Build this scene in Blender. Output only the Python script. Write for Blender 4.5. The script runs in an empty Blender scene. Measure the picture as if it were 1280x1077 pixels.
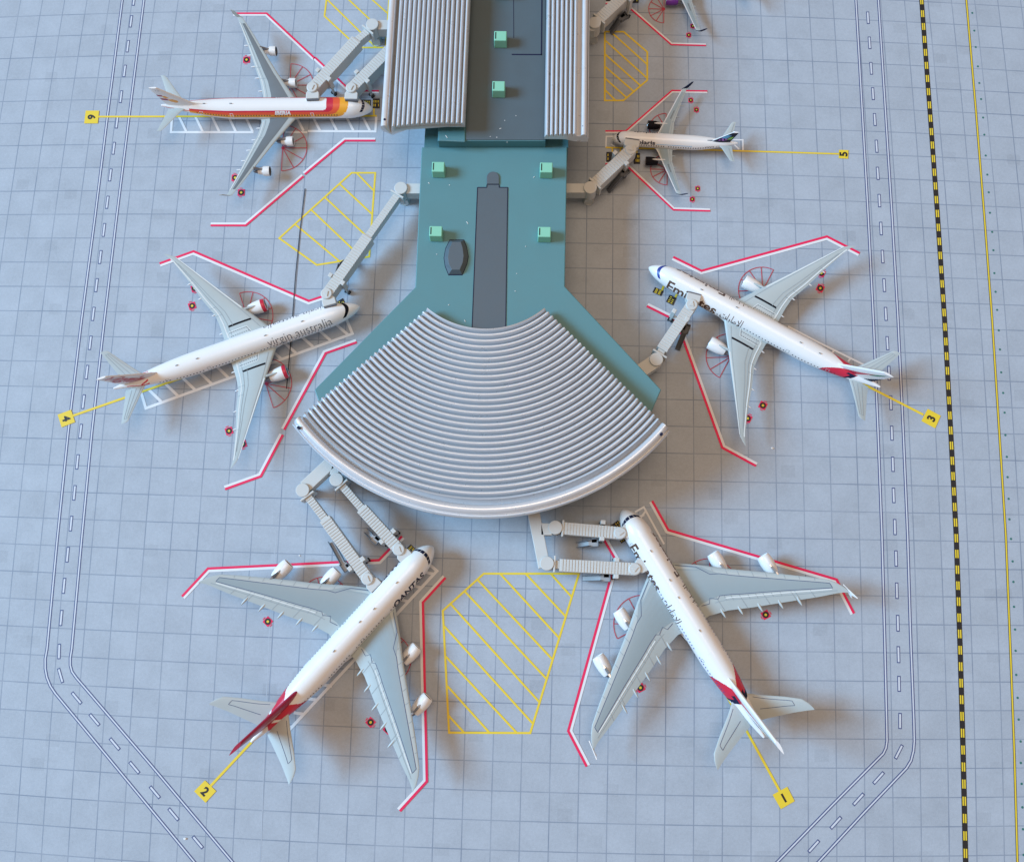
import bpy, bmesh, math, random
from mathutils import Vector, Matrix
random.seed(7)
sc = bpy.context.scene
COL = sc.collection
R = math.radians
S = 7.75                     # real metres represented by one slab of the printed apron; 1 unit = 1 slab

# ------------------------------------------------------------------ camera
F = 1210.316
CAM = Vector((0.7493, -8.6762, 34.8337))
RX = Vector((0.9994344, 0.0265524, -0.0206352))      # right
RD = Vector((0.0224035, -0.9833624, -0.1802676))     # down
RF = Vector((-0.0250785, 0.1797034, -0.9834011))     # forward
cd = bpy.data.cameras.new('camera'); cam = bpy.data.objects.new('camera', cd); COL.objects.link(cam)
cd.sensor_fit = 'HORIZONTAL'; cd.sensor_width = 36; cd.lens = 36 * F / 1280
cd.clip_start = 0.5; cd.clip_end = 500
m = Matrix((RX, -RD, -RF)).transposed().to_4x4(); m.translation = CAM
cam.matrix_world = m
sc.camera = cam

def G(px, py, z=0.0):
    """point of the table-top scene seen at photo position px, py and height z"""
    d = RX * ((px - 640) / F) + RD * ((py - 538.5) / F) + RF
    s = (z - CAM.z) / d.z
    return CAM + d * s
def Zm(ox, oy, k):
    return lambda x, y: (ox + x / k, oy + y / k)

# ------------------------------------------------------------------ materials
def lin(h):
    c = [int(h[i:i + 2], 16) / 255 for i in (0, 2, 4)]
    return tuple(v / 12.92 if v <= 0.04045 else ((v + 0.055) / 1.055) ** 2.4 for v in c)
def mat(name, col, rough=0.5, metal=0.0, var=0.06, scale=3.0, bump=0.0, spec=0.5, coat=0.0):
    m = bpy.data.materials.new(name); m.use_nodes = True
    nt = m.node_tree; b = nt.nodes['Principled BSDF']
    tc = nt.nodes.new('ShaderNodeTexCoord'); nz = nt.nodes.new('ShaderNodeTexNoise')
    nz.inputs['Scale'].default_value = scale; nz.inputs['Detail'].default_value = 6
    nt.links.new(tc.outputs['Object'], nz.inputs['Vector'])
    mx = nt.nodes.new('ShaderNodeMix'); mx.data_type = 'RGBA'
    mx.inputs[6].default_value = tuple(max(0, c * (1 - var)) for c in col) + (1,)
    mx.inputs[7].default_value = tuple(min(1, c * (1 + var)) for c in col) + (1,)
    nt.links.new(nz.outputs['Fac'], mx.inputs[0]); nt.links.new(mx.outputs[2], b.inputs['Base Color'])
    rr = nt.nodes.new('ShaderNodeMapRange'); rr.inputs[3].default_value = max(0.02, rough - 0.08); rr.inputs[4].default_value = min(1, rough + 0.08)
    nt.links.new(nz.outputs['Fac'], rr.inputs[0]); nt.links.new(rr.outputs[0], b.inputs['Roughness'])
    b.inputs['Metallic'].default_value = metal
    b.inputs['Specular IOR Level'].default_value = spec
    b.inputs['Coat Weight'].default_value = coat
    if bump:
        n2 = nt.nodes.new('ShaderNodeTexNoise'); n2.inputs['Scale'].default_value = 60; n2.inputs['Detail'].default_value = 3
        nt.links.new(tc.outputs['Object'], n2.inputs['Vector'])
        bp = nt.nodes.new('ShaderNodeBump'); bp.inputs['Strength'].default_value = bump; bp.inputs['Distance'].default_value = 0.01
        nt.links.new(n2.outputs['Fac'], bp.inputs['Height']); nt.links.new(bp.outputs['Normal'], b.inputs['Normal'])
    return m
M = dict(
    white=mat('white_enamel', (.82, .82, .81), .3, var=.02, coat=.3),
    wing=mat('pale_grey_enamel', (.415, .475, .48), .38, var=.03),
    panel=mat('mid_grey_enamel', (.275, .35, .38), .4, var=.03),
    panel2=mat('slate_grey_enamel', (.15, .175, .19), .4, var=.04),
    rescue=mat('light_panel_enamel', (.50, .55, .55), .4, var=.03),
    roadwhite=mat('road_line_print', (.60, .64, .70), .6, var=.05),
    tailgrey=mat('tail_grey_enamel', (.43, .485, .485), .4, var=.03),
    line=mat('panel_line_ink', (.055, .085, .17), .6),
    lineg=mat('faint_line_ink', (.30, .36, .39), .6),
    lightline=mat('light_line_ink', (.66, .71, .71), .5),
    black=mat('black_ink', (.006, .006, .010), .7, spec=.15),
    navy=mat('navy_ink', (.010, .015, .045), .6, spec=.2),
    blue=mat('blue_ink', (.02, .05, .28), .4),
    red=mat('red_enamel', (.56, .02, .055), .35),
    darkred=mat('dark_red_enamel', (.33, .008, .045), .35),
    scarlet=mat('scarlet_enamel', (.74, .10, .04), .35),
    amber=mat('amber_enamel', (.82, .36, .03), .35),
    green=mat('green_enamel', (.01, .17, .08), .4),
    gold=mat('brown_gold_ink', (.10, .055, .035), .4),
    greytxt=mat('grey_ink', (.045, .055, .085), .5),
    purple=mat('purple_enamel', (.13, .012, .26), .3, coat=.3),
    cyan=mat('cyan_ink', (.10, .45, .80), .4), violet=mat('violet_ink', (.42, .10, .55), .4), lime=mat('lime_ink', (.22, .62, .06), .4),
    silverfin=mat('silver_enamel', (.74, .72, .73), .35, metal=.1),
    metalgrey=mat('engine_grey_metal', (.20, .21, .23), .4, metal=.4),
    chrome=mat('polished_lip_metal', (.62, .63, .65), .25, metal=.8),
    tyre=mat('black_rubber', (.02, .02, .022), .7),
    bridge=mat('pale_grey_plastic', (.56, .575, .56), .55, var=.04, bump=.08),
    bridge2=mat('warm_grey_plastic', (.40, .36, .30), .6, var=.1),
    stair=mat('dark_grey_plastic', (.10, .11, .13), .55), stairtop=mat('mid_grey_plastic', (.38, .40, .42), .5),
    teal=mat('teal_plastic', (.085, .232, .258), .5, var=.05, scale=1.3, bump=.12),
    teal2=mat('glossy_teal_plastic', (.07, .21, .245), .35, var=.08),
    slate=mat('slate_roof_plastic', (.072, .110, .132), .55, var=.07, scale=1.6, bump=.15),
    slate2=mat('dark_slate_plastic', (.080, .112, .135), .5, var=.05, bump=.1),
    mint=mat('mint_green_plastic', (.23, .58, .42), .5, var=.03), mintdark=mat('mint_slot', (.02, .06, .05), .6),
    silver=mat('silver_paint', (.67, .71, .755), .30, metal=.35, var=.02),
    silverd=mat('grey_silver_paint', (.33, .37, .42), .45, metal=.3, var=.05),
    pwhite=mat('white_print', (.74, .76, .78), .6, var=.03), pyel=mat('yellow_print', (.78, .58, .035), .6, var=.04),
    pred=mat('crimson_print', (.80, .010, .095), .6, var=.05), pthin=mat('thin_red_print', (.52, .03, .07), .6),
    pblack=mat('black_print', (.012, .012, .014), .6), pdark=mat('navy_edge_print', (.05, .075, .20), .6),
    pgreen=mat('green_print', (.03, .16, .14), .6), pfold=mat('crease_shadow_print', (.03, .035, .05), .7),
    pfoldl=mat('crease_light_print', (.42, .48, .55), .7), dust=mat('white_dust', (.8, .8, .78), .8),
)

# ------------------------------------------------------------------ object helpers
def link(name, me, parent=None, mats=None):
    o = bpy.data.objects.new(name, me); COL.objects.link(o)
    if parent: o.parent = parent
    for mm in (mats or []):
        me.materials.append(M[mm] if isinstance(mm, str) else mm)
    return o
def mesh(name, vs, fs, mats, parent=None, smooth=False, idx=None):
    me = bpy.data.meshes.new(name)
    me.from_pydata([tuple(v) for v in vs], [], fs); me.update()
    if smooth: me.polygons.foreach_set('use_smooth', [True] * len(me.polygons))
    if idx: me.polygons.foreach_set('material_index', idx)
    return link(name, me, parent, mats if isinstance(mats, (list, tuple)) else [mats])
def empty(name, loc=(0, 0, 0), rz=0.0, parent=None):
    o = bpy.data.objects.new(name, None); COL.objects.link(o)
    o.location = loc; o.rotation_euler = (0, 0, rz); o.empty_display_size = .3
    if parent: o.parent = parent
    return o
def tag(o, label=None, cat=None, group=None, kind=None):
    for k, v in (('label', label), ('category', cat), ('group', group), ('kind', kind)):
        if v: o[k] = v
    return o
def smooth_angle(o, a=35):
    me = o.data
    me.polygons.foreach_set('use_smooth', [True] * len(me.polygons))
    bm = bmesh.new(); bm.from_mesh(me)
    for e in bm.edges:
        if len(e.link_faces) == 2 and e.calc_face_angle(0) > R(a): e.smooth = False
    bm.to_mesh(me); bm.free()
def bevel(o, w=.015, seg=2):
    b = o.modifiers.new('b', 'BEVEL'); b.width = w; b.segments = seg; b.limit_method = 'ANGLE'; b.angle_limit = R(40)
    return o
class MB:
    """collects prisms into ONE mesh"""
    def __init__(s): s.v = []; s.f = []; s.i = []
    def add(s, vs, fs, mi=0):
        n = len(s.v); s.v += [tuple(v) for v in vs]; s.f += [tuple(n + k for k in f) for f in fs]; s.i += [mi] * len(fs)
    def prism(s, pts, z0, z1, mi=0, top=None):
        """pts: counter-clockwise or clockwise outline (x,y); top may be an other outline"""
        n = len(pts); t = top or pts
        a = sum(pts[i][0] * pts[(i + 1) % n][1] - pts[(i + 1) % n][0] * pts[i][1] for i in range(n))
        if a < 0: pts = pts[::-1]; t = t[::-1]
        vs = [(p[0], p[1], z0) for p in pts] + [(p[0], p[1], z1) for p in t]
        fs = [tuple(range(n - 1, -1, -1)), tuple(range(n, 2 * n))] + [(i, (i + 1) % n, n + (i + 1) % n, n + i) for i in range(n)]
        s.add(vs, fs, mi)
    def bar(s, a, b, w, z0, z1, mi=0, ext=0):
        """box along plan segment a-b"""
        a = Vector(a[:2]); b = Vector(b[:2]); d = (b - a).normalized(); n = Vector((-d.y, d.x)) * w / 2
        a = a - d * ext; b = b + d * ext
        s.prism([a + n, a - n, b - n, b + n], z0, z1, mi)
    def cyl(s, c, r, z0, z1, mi=0, n=28, r1=None):
        r1 = r if r1 is None else r1
        s.prism([(c[0] + r * math.cos(2 * math.pi * k / n), c[1] + r * math.sin(2 * math.pi * k / n)) for k in range(n)], z0, z1, mi,
                [(c[0] + r1 * math.cos(2 * math.pi * k / n), c[1] + r1 * math.sin(2 * math.pi * k / n)) for k in range(n)])
    def slant(s, a, b, w, t, mi=0):
        """bar between two 3D points, thickness t"""
        a = Vector(a); b = Vector(b); d = (b - a).normalized(); n = Vector((-d.y, d.x, 0))
        n = n.normalized() * w / 2 if n.length > 1e-6 else Vector((w / 2, 0, 0)); u = d.cross(n).normalized() * t / 2
        if u.z < 0: u = -u
        vs = [a + n - u, a - n - u, b - n - u, b + n - u, a + n + u, a - n + u, b - n + u, b + n + u]
        s.add(vs, [(0, 1, 2, 3)[::-1], (4, 5, 6, 7), (0, 1, 5, 4), (1, 2, 6, 5), (2, 3, 7, 6), (3, 0, 4, 7)], mi)
    def wheel(s, c, r, w, ax, mi=0, n=18):
        ax = Vector(ax).normalized(); u = Vector((0, 0, 1)); t = ax.cross(u)
        vs = []
        for k in (-1, 1):
            for q in range(n):
                a = 2 * math.pi * q / n
                vs.append(Vector(c) + ax * k * w / 2 + (u * math.sin(a) + t * math.cos(a)) * r)
        s.add(vs, [tuple(range(n)), tuple(range(2 * n - 1, n - 1, -1))] + [(q, q + n, (q + 1) % n + n, (q + 1) % n) for q in range(n)], mi)
    def build(s, name, mats, parent=None, sm=None):
        o = mesh(name, s.v, s.f, mats, parent, idx=s.i)
        bm = bmesh.new(); bm.from_mesh(o.data); bmesh.ops.recalc_face_normals(bm, faces=bm.faces); bm.to_mesh(o.data); bm.free()
        if sm: smooth_angle(o, sm)
        return o

# ------------------------------------------------------------------ the printed apron
K1 = -0.0261
GC = (Vector((0.7493, 8.6762, -34.8337)))
def grid_px(i, j):
    x, y = i - 17.5, j + 15.0
    v = Vector((x, -y, 0)) - CAM
    u, w, d = v.dot(RX), v.dot(RD), v.dot(RF)
    u, w = u / d * F, w / d * F
    s = 1 + K1 * (u * u + w * w) / 640 ** 2
    return 640 + u * s, 538.5 + w * s
def build_ground():
    I0, I1, J0, J1, st = -16, 52, -46, 16, .5
    ni, nj = int((I1 - I0) / st) + 1, int((J1 - J0) / st) + 1
    vs, uv = [], []
    for b in range(nj):
        for a in range(ni):
            i, j = I0 + a * st, J0 + b * st
            vs.append(G(*grid_px(i, j))); uv.append((i, -j))
    fs = [(b * ni + a, (b + 1) * ni + a, (b + 1) * ni + a + 1, b * ni + a + 1) for b in range(nj - 1) for a in range(ni - 1)]
    o = mesh('ground', vs, fs, [], None)
    ul = o.data.uv_layers.new(name='slabs')
    for lp in o.data.loops: ul.data[lp.index].uv = uv[lp.vertex_index]
    m = bpy.data.materials.new('printed_apron_paper'); m.use_nodes = True; nt = m.node_tree; N = nt.nodes.new; L = nt.links.new
    b = nt.nodes['Principled BSDF']; b.inputs['Roughness'].default_value = .55; b.inputs['Specular IOR Level'].default_value = .3
    uvn = N('ShaderNodeUVMap'); uvn.uv_map = 'slabs'
    sep = N('ShaderNodeSeparateXYZ'); L(uvn.outputs[0], sep.inputs[0])
    def math_(op, a, bb=None, c=None):
        n = N('ShaderNodeMath'); n.operation = op
        for k, v in enumerate((a, bb, c)):
            if v is None: continue
            if isinstance(v, (int, float)): n.inputs[k].default_value = v
            else: L(v, n.inputs[k])
        return n.outputs[0]
    def near(o_):                                   # distance to the nearest slab joint
        f = math_('FRACT', o_); return math_('MINIMUM', f, math_('SUBTRACT', 1.0, f))
    d = math_('MINIMUM', near(sep.outputs[0]), near(sep.outputs[1]))
    mr = N('ShaderNodeMapRange'); mr.interpolation_type = 'SMOOTHSTEP'; L(d, mr.inputs[0])
    mr.inputs[1].default_value = .008; mr.inputs[2].default_value = .030; mr.inputs[3].default_value = 1; mr.inputs[4].default_value = 0
    # uneven ink along joints
    nzl = N('ShaderNodeTexNoise'); nzl.inputs['Scale'].default_value = .55; nzl.inputs['Detail'].default_value = 3; L(uvn.outputs[0], nzl.inputs[0])
    lf = N('ShaderNodeMapRange'); L(nzl.outputs[0], lf.inputs[0]); lf.inputs[1].default_value = .3; lf.inputs[2].default_value = .7; lf.inputs[3].default_value = .35; lf.inputs[4].default_value = .8
    lmask = math_('MULTIPLY', mr.outputs[0], lf.outputs[0])
    # per-slab tone
    fl = N('ShaderNodeVectorMath'); fl.operation = 'FLOOR'; L(uvn.outputs[0], fl.inputs[0])
    wn = N('ShaderNodeTexWhiteNoise'); wn.noise_dimensions = '2D'; L(fl.outputs[0], wn.inputs['Vector'])
    # smaller repaired patches: half-slab blocks, only where a coarse noise allows
    sh = N('ShaderNodeVectorMath'); sh.operation = 'MULTIPLY_ADD'; L(uvn.outputs[0], sh.inputs[0]); sh.inputs[1].default_value = (1.9, 2.3, 1); sh.inputs[2].default_value = (.37, .21, 0)
    fl2 = N('ShaderNodeVectorMath'); fl2.operation = 'FLOOR'; L(sh.outputs[0], fl2.inputs[0])
    wn2 = N('ShaderNodeTexWhiteNoise'); wn2.noise_dimensions = '2D'; L(fl2.outputs[0], wn2.inputs['Vector'])
    pm = N('ShaderNodeMapRange'); L(wn2.outputs[0], pm.inputs[0]); pm.inputs[1].default_value = .955; pm.inputs[2].default_value = .99; pm.inputs[3].default_value = 0; pm.inputs[4].default_value = 1
    n1 = N('ShaderNodeTexNoise'); n1.inputs['Scale'].default_value = .9; n1.inputs['Detail'].default_value = 8; n1.inputs['Roughness'].default_value = .6; L(uvn.outputs[0], n1.inputs[0])
    n2 = N('ShaderNodeTexNoise'); n2.inputs['Scale'].default_value = 9; n2.inputs['Detail'].default_value = 6; n2.inputs['Roughness'].default_value = .7; L(uvn.outputs[0], n2.inputs[0])
    n3 = N('ShaderNodeTexNoise'); n3.inputs['Scale'].default_value = 26; n3.inputs['Detail'].default_value = 3; n3.inputs['Roughness'].default_value = .8; L(uvn.outputs[0], n3.inputs[0])
    t = math_('ADD', math_('MULTIPLY', math_('SUBTRACT', n1.outputs[0], .5), .34), math_('MULTIPLY', math_('SUBTRACT', n2.outputs[0], .5), .30))
    t = math_('ADD', t, math_('MULTIPLY', math_('SUBTRACT', n3.outputs[0], .5), .40))
    t = math_('ADD', t, math_('MULTIPLY', math_('SUBTRACT', wn.outputs[0], .5), .055))
    t = math_('SUBTRACT', t, math_('MULTIPLY', pm.outputs[0], .075))
    t = math_('ADD', t, 1.0)
    base = N('ShaderNodeVectorMath'); base.operation = 'SCALE'; base.inputs[0].default_value = GROUND; L(t, base.inputs['Scale'])
    mx = N('ShaderNodeMix'); mx.data_type = 'RGBA'; L(lmask, mx.inputs[0]); L(base.outputs[0], mx.inputs[6]); mx.inputs[7].default_value = (.145, .19, .27, 1)
    L(mx.outputs[2], b.inputs['Base Color'])
    bp = N('ShaderNodeBump'); bp.inputs['Strength'].default_value = .02; bp.inputs['Distance'].default_value = .01; L(n3.outputs[0], bp.inputs['Height']); L(bp.outputs[0], b.inputs['Normal'])
    o.data.materials.append(m)
    return tag(o, kind='structure')
GROUND = (.382, .432, .492)
ground = build_ground()
tag(ground, 'blue-grey printed apron of square slabs with painted stand markings')

def offs(pts, d):
    """polyline offset to the left by d with mitred corners"""
    out = []; n = len(pts)
    for i, p in enumerate(pts):
        a = (pts[i] - pts[i - 1]).normalized() if i else None
        b = (pts[i + 1] - pts[i]).normalized() if i < n - 1 else None
        if a is None: a = b
        if b is None: b = a
        na = Vector((-a.y, a.x)); nb = Vector((-b.y, b.x)); mm = (na + nb)
        mm = mm.normalized() if mm.length > 1e-5 else na
        out.append(p + mm * d / max(.35, mm.dot(na)))
    return out
class Sheet:
    """flat printed shapes gathered into ONE mesh"""
    def __init__(s): s.v = []; s.f = []; s.i = []
    def poly(s, pts, z, mi=0):
        pts = [Vector((p[0], p[1])) for p in pts]; n = len(pts)
        a = sum(pts[i].x * pts[(i + 1) % n].y - pts[(i + 1) % n].x * pts[i].y for i in range(n))
        if a < 0: pts = pts[::-1]
        k = len(s.v); s.v += [(p.x, p.y, z) for p in pts]; s.f.append(tuple(range(k, k + n))); s.i.append(mi)
    def strip(s, pts, w, z, mi=0, side=0.0, closed=False):
        pts = [Vector((p[0], p[1])) for p in pts]
        if closed: pts = pts + [pts[0]]
        a = offs(pts, side + w / 2); b = offs(pts, side - w / 2)
        if closed:      # mitre the joint
            ring = [pts[-2]] + pts + [pts[1]]
            a = offs(ring, side + w / 2)[1:-1]; b = offs(ring, side - w / 2)[1:-1]
        for i in range(len(pts) - 1):
            s.poly([a[i], b[i], b[i + 1], a[i + 1]], z, mi)
    def disc(s, c, r, z, mi=0, r0=0, n=24, a0=0, a1=2 * math.pi):
        if r0 == 0: s.poly([(c[0] + r * math.cos(a0 + (a1 - a0) * k / n), c[1] + r * math.sin(a0 + (a1 - a0) * k / n)) for k in range(n)], z, mi); return
        for k in range(n):
            q = [a0 + (a1 - a0) * (k + t) / n for t in (0, 1)]
            s.poly([(c[0] + rr * math.cos(t), c[1] + rr * math.sin(t)) for rr, t in ((r0, q[0]), (r, q[0]), (r, q[1]), (r0, q[1]))], z, mi)
    def build(s, name, mats, label=None):
        o = mesh(name, s.v, s.f, mats, ground, idx=s.i)
        if label: o['label'] = label
        return o
def GP(z, pts): return [G(p[0], p[1], z) for p in pts]
def dens(pts, n=6):
    out = []
    for a, b in zip(pts[:-1], pts[1:]):
        for k in range(n): out.append((a[0] + (b[0] - a[0]) * k / n, a[1] + (b[1] - a[1]) * k / n))
    return out + [pts[-1]]

# service roads: lines with navy edges, then dashes
z4 = 3.9875
def road(lines, dashes, where):
    for ln in lines:
        s = Sheet(); p = GP(0, ln)
        s.strip(p, .112, .004, 0); s.strip(p, .046, .008, 1)
        s.build('road_edge_line', ['pdark', 'roadwhite'])
    for (x, y, ang, l) in dashes:
        c = G(x, y); d = G(x + 10 * math.cos(R(ang)), y + 10 * math.sin(R(ang))) - c; d = d.to_2d().normalized() * l / 2
        s = Sheet(); c = c.to_2d(); e = d.normalized() * .018
        s.strip([c - d - e, c + d + e], .118, .004, 0); s.strip([c - d + e, c + d - e], .062, .008, 1)
        s.build('road_dash', ['pdark', 'roadwhite'])
Lr = [[(153, -30), (153, 0), (135.7, 135), (119, 270), (102, 400), (85.3, 540), (71.5, 675), (58.9, 810), (56.6, 823), (56.6, 835), (58.6, 846), (63, 857), (69, 866), (150, 964), (243.3, 1077), (275, 1115)],
      [(184, -30), (180, 0), (162.8, 135), (146, 270), (130.5, 400), (114.9, 540), (102, 675), (89.8, 810), (87.9, 822), (87.9, 831), (90, 839), (95.3, 846.5), (190, 957), (290.9, 1077), (322, 1115)]]
Ld = [(x / z4, y / z4, 97.3, .50) for x, y in ((668, 0), (653, 108), (637, 232), (621, 355), (603, 483), (583, 610), (567, 740), (550, 873), (535, 1009))]
Ld += [(x / z4, 270 + y / z4, 96.8, .52) for x, y in ((518, 70), (500, 205), (481, 345), (465, 488), (450, 632), (433, 778), (416, 925), (402, 1072))]
Ld += [(x / z4, 540 + y / z4, 95.5, .53) for x, y in ((386, 148), (371, 302), (354, 455), (337, 610), (319, 765), (305, 925))]
Ld += [(x / z4, 807 + y / z4, a, .5) for x, y, a in ((295, 27, 92), (302, 147, 74), (382, 259, 50), (471, 367, 50), (572, 488, 50), (670, 605, 50), (772, 728, 50), (865, 838, 50), (986, 977, 50))]
road(Lr, Ld, 'left')
Rr = [[(1067.5, -30), (1069.8, 0), (1077.5, 135), (1085.2, 270), (1091.7, 400), (1097.5, 540), (1102.4, 670), (1105.6, 790), (1108.2, 900), (1108.7, 925), (1107.5, 934), (1104.2, 941.2), (1040, 1006), (971.3, 1077), (935, 1114)],
      [(1095.5, -30), (1097.9, 0), (1106.5, 135), (1115, 270), (1122.5, 400), (1129, 540), (1134.5, 670), (1138, 790), (1142.2, 900), (1142.8, 926), (1141.8, 938), (1138.8, 950), (1133, 959.5), (1080, 1015), (1022.7, 1077), (986, 1114)]]
Rd = [(960 + x / z4, y / z4, 86.4, .5) for x, y in ((495, -35), (498, 90), (506, 215), (514, 342), (523, 468), (532, 597), (541, 730), (547, 865))]
Rd += [(960 + x / z4, 200 + y / z4, 87, .5) for x, y in ((555, 203), (563, 342), (571, 482), (579, 624), (587, 767), (595, 913))]
Rd += [(960 + x / z4, 400 + y / z4, 88, .52) for x, y in ((603, 265), (612, 412), (617, 563), (622, 718), (626, 873))]
Rd += [(960 + x / z4, 600 + y / z4, 88.5, .54) for x, y in ((632, 233), (638, 390), (642, 550), (647, 712), (650, 868))]
Rd += [(960 + x / z4, 807 + y / z4, a, .5) for x, y, a in ((653, 188, 89), (658, 373, 90), (652, 527, 117), (551, 657, 132), (451, 763, 132), (338, 880, 132), (228, 997, 132))]
road(Rr, Rd, 'right')
# taxiway edge: black band with paired yellow bars, thin yellow line, green dots
def resample(p, step):
    p = [q.to_2d() for q in p]; out = []; acc = 0.0
    for a, b in zip(p[:-1], p[1:]):
        l = (b - a).length; t = acc
        while t < l: out.append((a + (b - a) * t / l, (b - a).normalized())); t += step
        acc = t - l
    return out
band = GP(0, [(1149.5, -30), (1151.8, 0), (1162, 135), (1171.9, 270), (1180.7, 400), (1188.4, 540), (1195.2, 670), (1200, 807), (1203.8, 940), (1207, 1077), (1208, 1115)])
s = Sheet(); s.strip(band, .185, .004); s.build('taxi_edge_band', ['pblack'])
for c, d in resample(band, .555):
    s = Sheet(); n = Vector((-d.y, d.x))
    for k in (-1, 1): s.strip([c + n * k * .036 - d * .145, c + n * k * .036 + d * .145], .046, .008)
    s.build('taxi_edge_dash', ['pyel'])
yl = GP(0, [(1205, -30), (1207.8, 0), (1219.5, 135), (1230.3, 270), (1240.1, 400), (1249, 540), (1257.2, 670), (1262.7, 807), (1267.8, 940), (1271.7, 1077), (1272.5, 1115)])
s = Sheet(); s.strip(yl, .088, .004, 0); s.strip(yl, .05, .008, 1); s.build('taxi_edge_line', ['pblack', 'pyel'])
dots = [(960 + x / z4, y / z4) for x, y in ((1018, 66), (1028, 154), (1035, 236), (1046, 332), (1053, 415), (1062, 495), (1072, 587), (1078, 672), (1085, 776), (1093, 871), (1100, 959), (1106, 1061))]
dots += [(960 + x / z4, 200 + y / z4) for x, y in ((1117, 359), (1123, 450), (1128, 564), (1134, 657), (1142, 747), (1150, 849), (1156, 944), (1162, 1058))]
dots += [(960 + x / z4, 400 + y / z4) for x, y in ((1172, 363), (1179, 461), (1183, 573), (1190, 681), (1194, 782), (1199, 890), (1203, 992))]
dots += [(960 + x / z4, 600 + y / z4) for x, y in ((1211, 292), (1219, 404), (1223, 506), (1226, 630), (1231, 743), (1234, 849), (1237, 969))]
dots += [(960 + x / z4, 807 + y / z4) for x, y in ((1244, 258), (1249, 366), (1259, 475), (1260, 582), (1264, 686), (1268, 803), (1271, 912), (1274, 1040))]
for p in dots:
    s = Sheet(); s.disc(G(*p), .042, .004, n=12); s.build('green_dot', ['pgreen'])

# red and white clearance lines
def clear(pts, side, w=.088, white=True):
    s = Sheet(); p = GP(0, pts)
    if white: s.strip(p, w * 1.02, .012, 0, side=side * w * 1.0)
    s.strip(p, w, .016, 1); s.build('clearance_line', ['pwhite', 'pred'])
clear([(291.8, 17.2), (333.3, 17.2), (393.5, 73.4)], -1, .072); clear([(393.5, 72), (438.5, 114), (473.8, 114)], -1, .072)
clear([(469.2, 176.1), (431.5, 176.1), (381, 218.3)], -1, .08); clear([(379.5, 220.6), (307.2, 282), (263.3, 282)], -1, .08)
clear([(199.6, 329.5), (242, 314.3), (386.1, 376.3), (408, 369)], -1)
clear([(446, 427.8), (407.2, 441.5), (355.4, 537)], -1); clear([(353.6, 543.4), (326.1, 595.2), (281.4, 611.2)], -1)
clear([(227.7, 745.1), (260.1, 710.3), (473.7, 699.9), (502.5, 670)], -1)
clear([(556.9, 721.7), (528.7, 752.7), (533.6, 976), (499.9, 1013)], -1)
clear([(815.2, 625.9), (835.3, 662.2), (1045.5, 724), (1067.3, 766.2)], -1)
clear([(745, 657), (769.5, 699.5), (710.3, 913), (733.3, 957.3)], 1)
clear([(841.5, 321.4), (876.8, 338.7), (1033.6, 295.8), (1074.4, 316.6)], -1)
clear([(808.5, 382.7), (845.5, 401), (902.7, 559.3), (944.9, 582.2)], 1)
clear([(756.7, 164.1), (782.2, 164.1), (839.8, 113.6), (884.1, 114.2)], -1, .06)
clear([(756.7, 205.1), (781, 205.2), (841.7, 262.5), (887.7, 263.9)], 1, .066)
clear([(757, 5), (780.5, 5), (839, 56.3), (882.3, 57.4)], 1, .06)

# yellow hatched no-parking areas
def hatch(f, outline, lines, w=.074):
    s = Sheet(); s.strip(GP(0, [f(*p) for p in outline]), w, .008, closed=True)
    for a, b, c, d in lines: s.strip(GP(0, [f(a, b), f(c, d)]), w * .95, .010)
    s.build('hatched_zone', ['pyel'])
hatch(Zm(540, 700, 4.685), [(303, 78), (860, 78), (575, 1010), (100, 1008), (63, 295)],
      [(400, 80, 742, 452), (550, 80, 782, 328), (696, 80, 815, 212), (265, 112, 702, 577), (190, 180, 667, 690), (110, 257, 627, 828), (68, 382, 587, 952), (80, 562, 495, 1008), (90, 735, 336, 1008), (96, 907, 188, 1008)])
hatch(Zm(340, 200, 7.693), [(765, 125), (993, 125), (935, 930), (430, 1010), (70, 753)],
      [(812, 125, 978, 297), (648, 230, 962, 522), (508, 360, 950, 772), (373, 476, 862, 940), (223, 620, 650, 975)], .07)
hatch(Zm(730, 0, 7.111), [(185, 285), (352, 285), (562, 465), (562, 715), (350, 895), (185, 895)],
      [(240, 288, 560, 575), (188, 362, 560, 697), (188, 485, 497, 760), (188, 595, 438, 812), (188, 700, 378, 870), (188, 803, 278, 893)], .07)
hatch(Zm(380, 0, 8.283), [(240, -60), (212, 170), (562, 495), (845, 495), (885, -60)],
      [(200, -40, 745, 495), (420, -40, 858, 372), (660, -40, 872, 148)], .066)

# white ladder strips beside the parked aircraft
def ladder(lines, w=.105):
    s = Sheet()
    for k, ln in enumerate(lines): s.strip(GP(0, ln), w, .009 + .00057 * k)
    s.build('ladder_marking', ['pwhite'])
f3, f5 = Zm(180, 80, 7.111), Zm(330, 90, 7.111)
ladder([[f3(250, 470), f3(241, 608), f3(975, 608)], [f5(190, 537), f5(385, 537)], [f5(390, 527), f5(990, 530), f5(1000, 400)]] +
       [[f3(a, 470), f3(a + 65, 604)] for a in (312, 458, 605, 752, 902)] + [[f5(a, 405), f5(a + 62, 525)] for a in (290, 437, 587, 734, 880)], .092)
fa, fc = Zm(110, 390, 7.111), Zm(300, 340, 7.111)
ladder([[fa(475, 720), fa(515, 855), fc(1000, 548), fc(938, 400)]] + [[fa(a, b), fa(a + 112, b + 108)] for a, b in ((540, 688), (690, 638), (845, 588), (998, 540), (1150, 488))] +
       [[fc(a, b), fc(a + 105, b + 92)] for a, b in ((265, 683), (393, 628), (545, 572), (700, 516), (855, 466))])
fa, fc = Zm(390, 650, 7.111), Zm(240, 850, 7.111)
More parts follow.
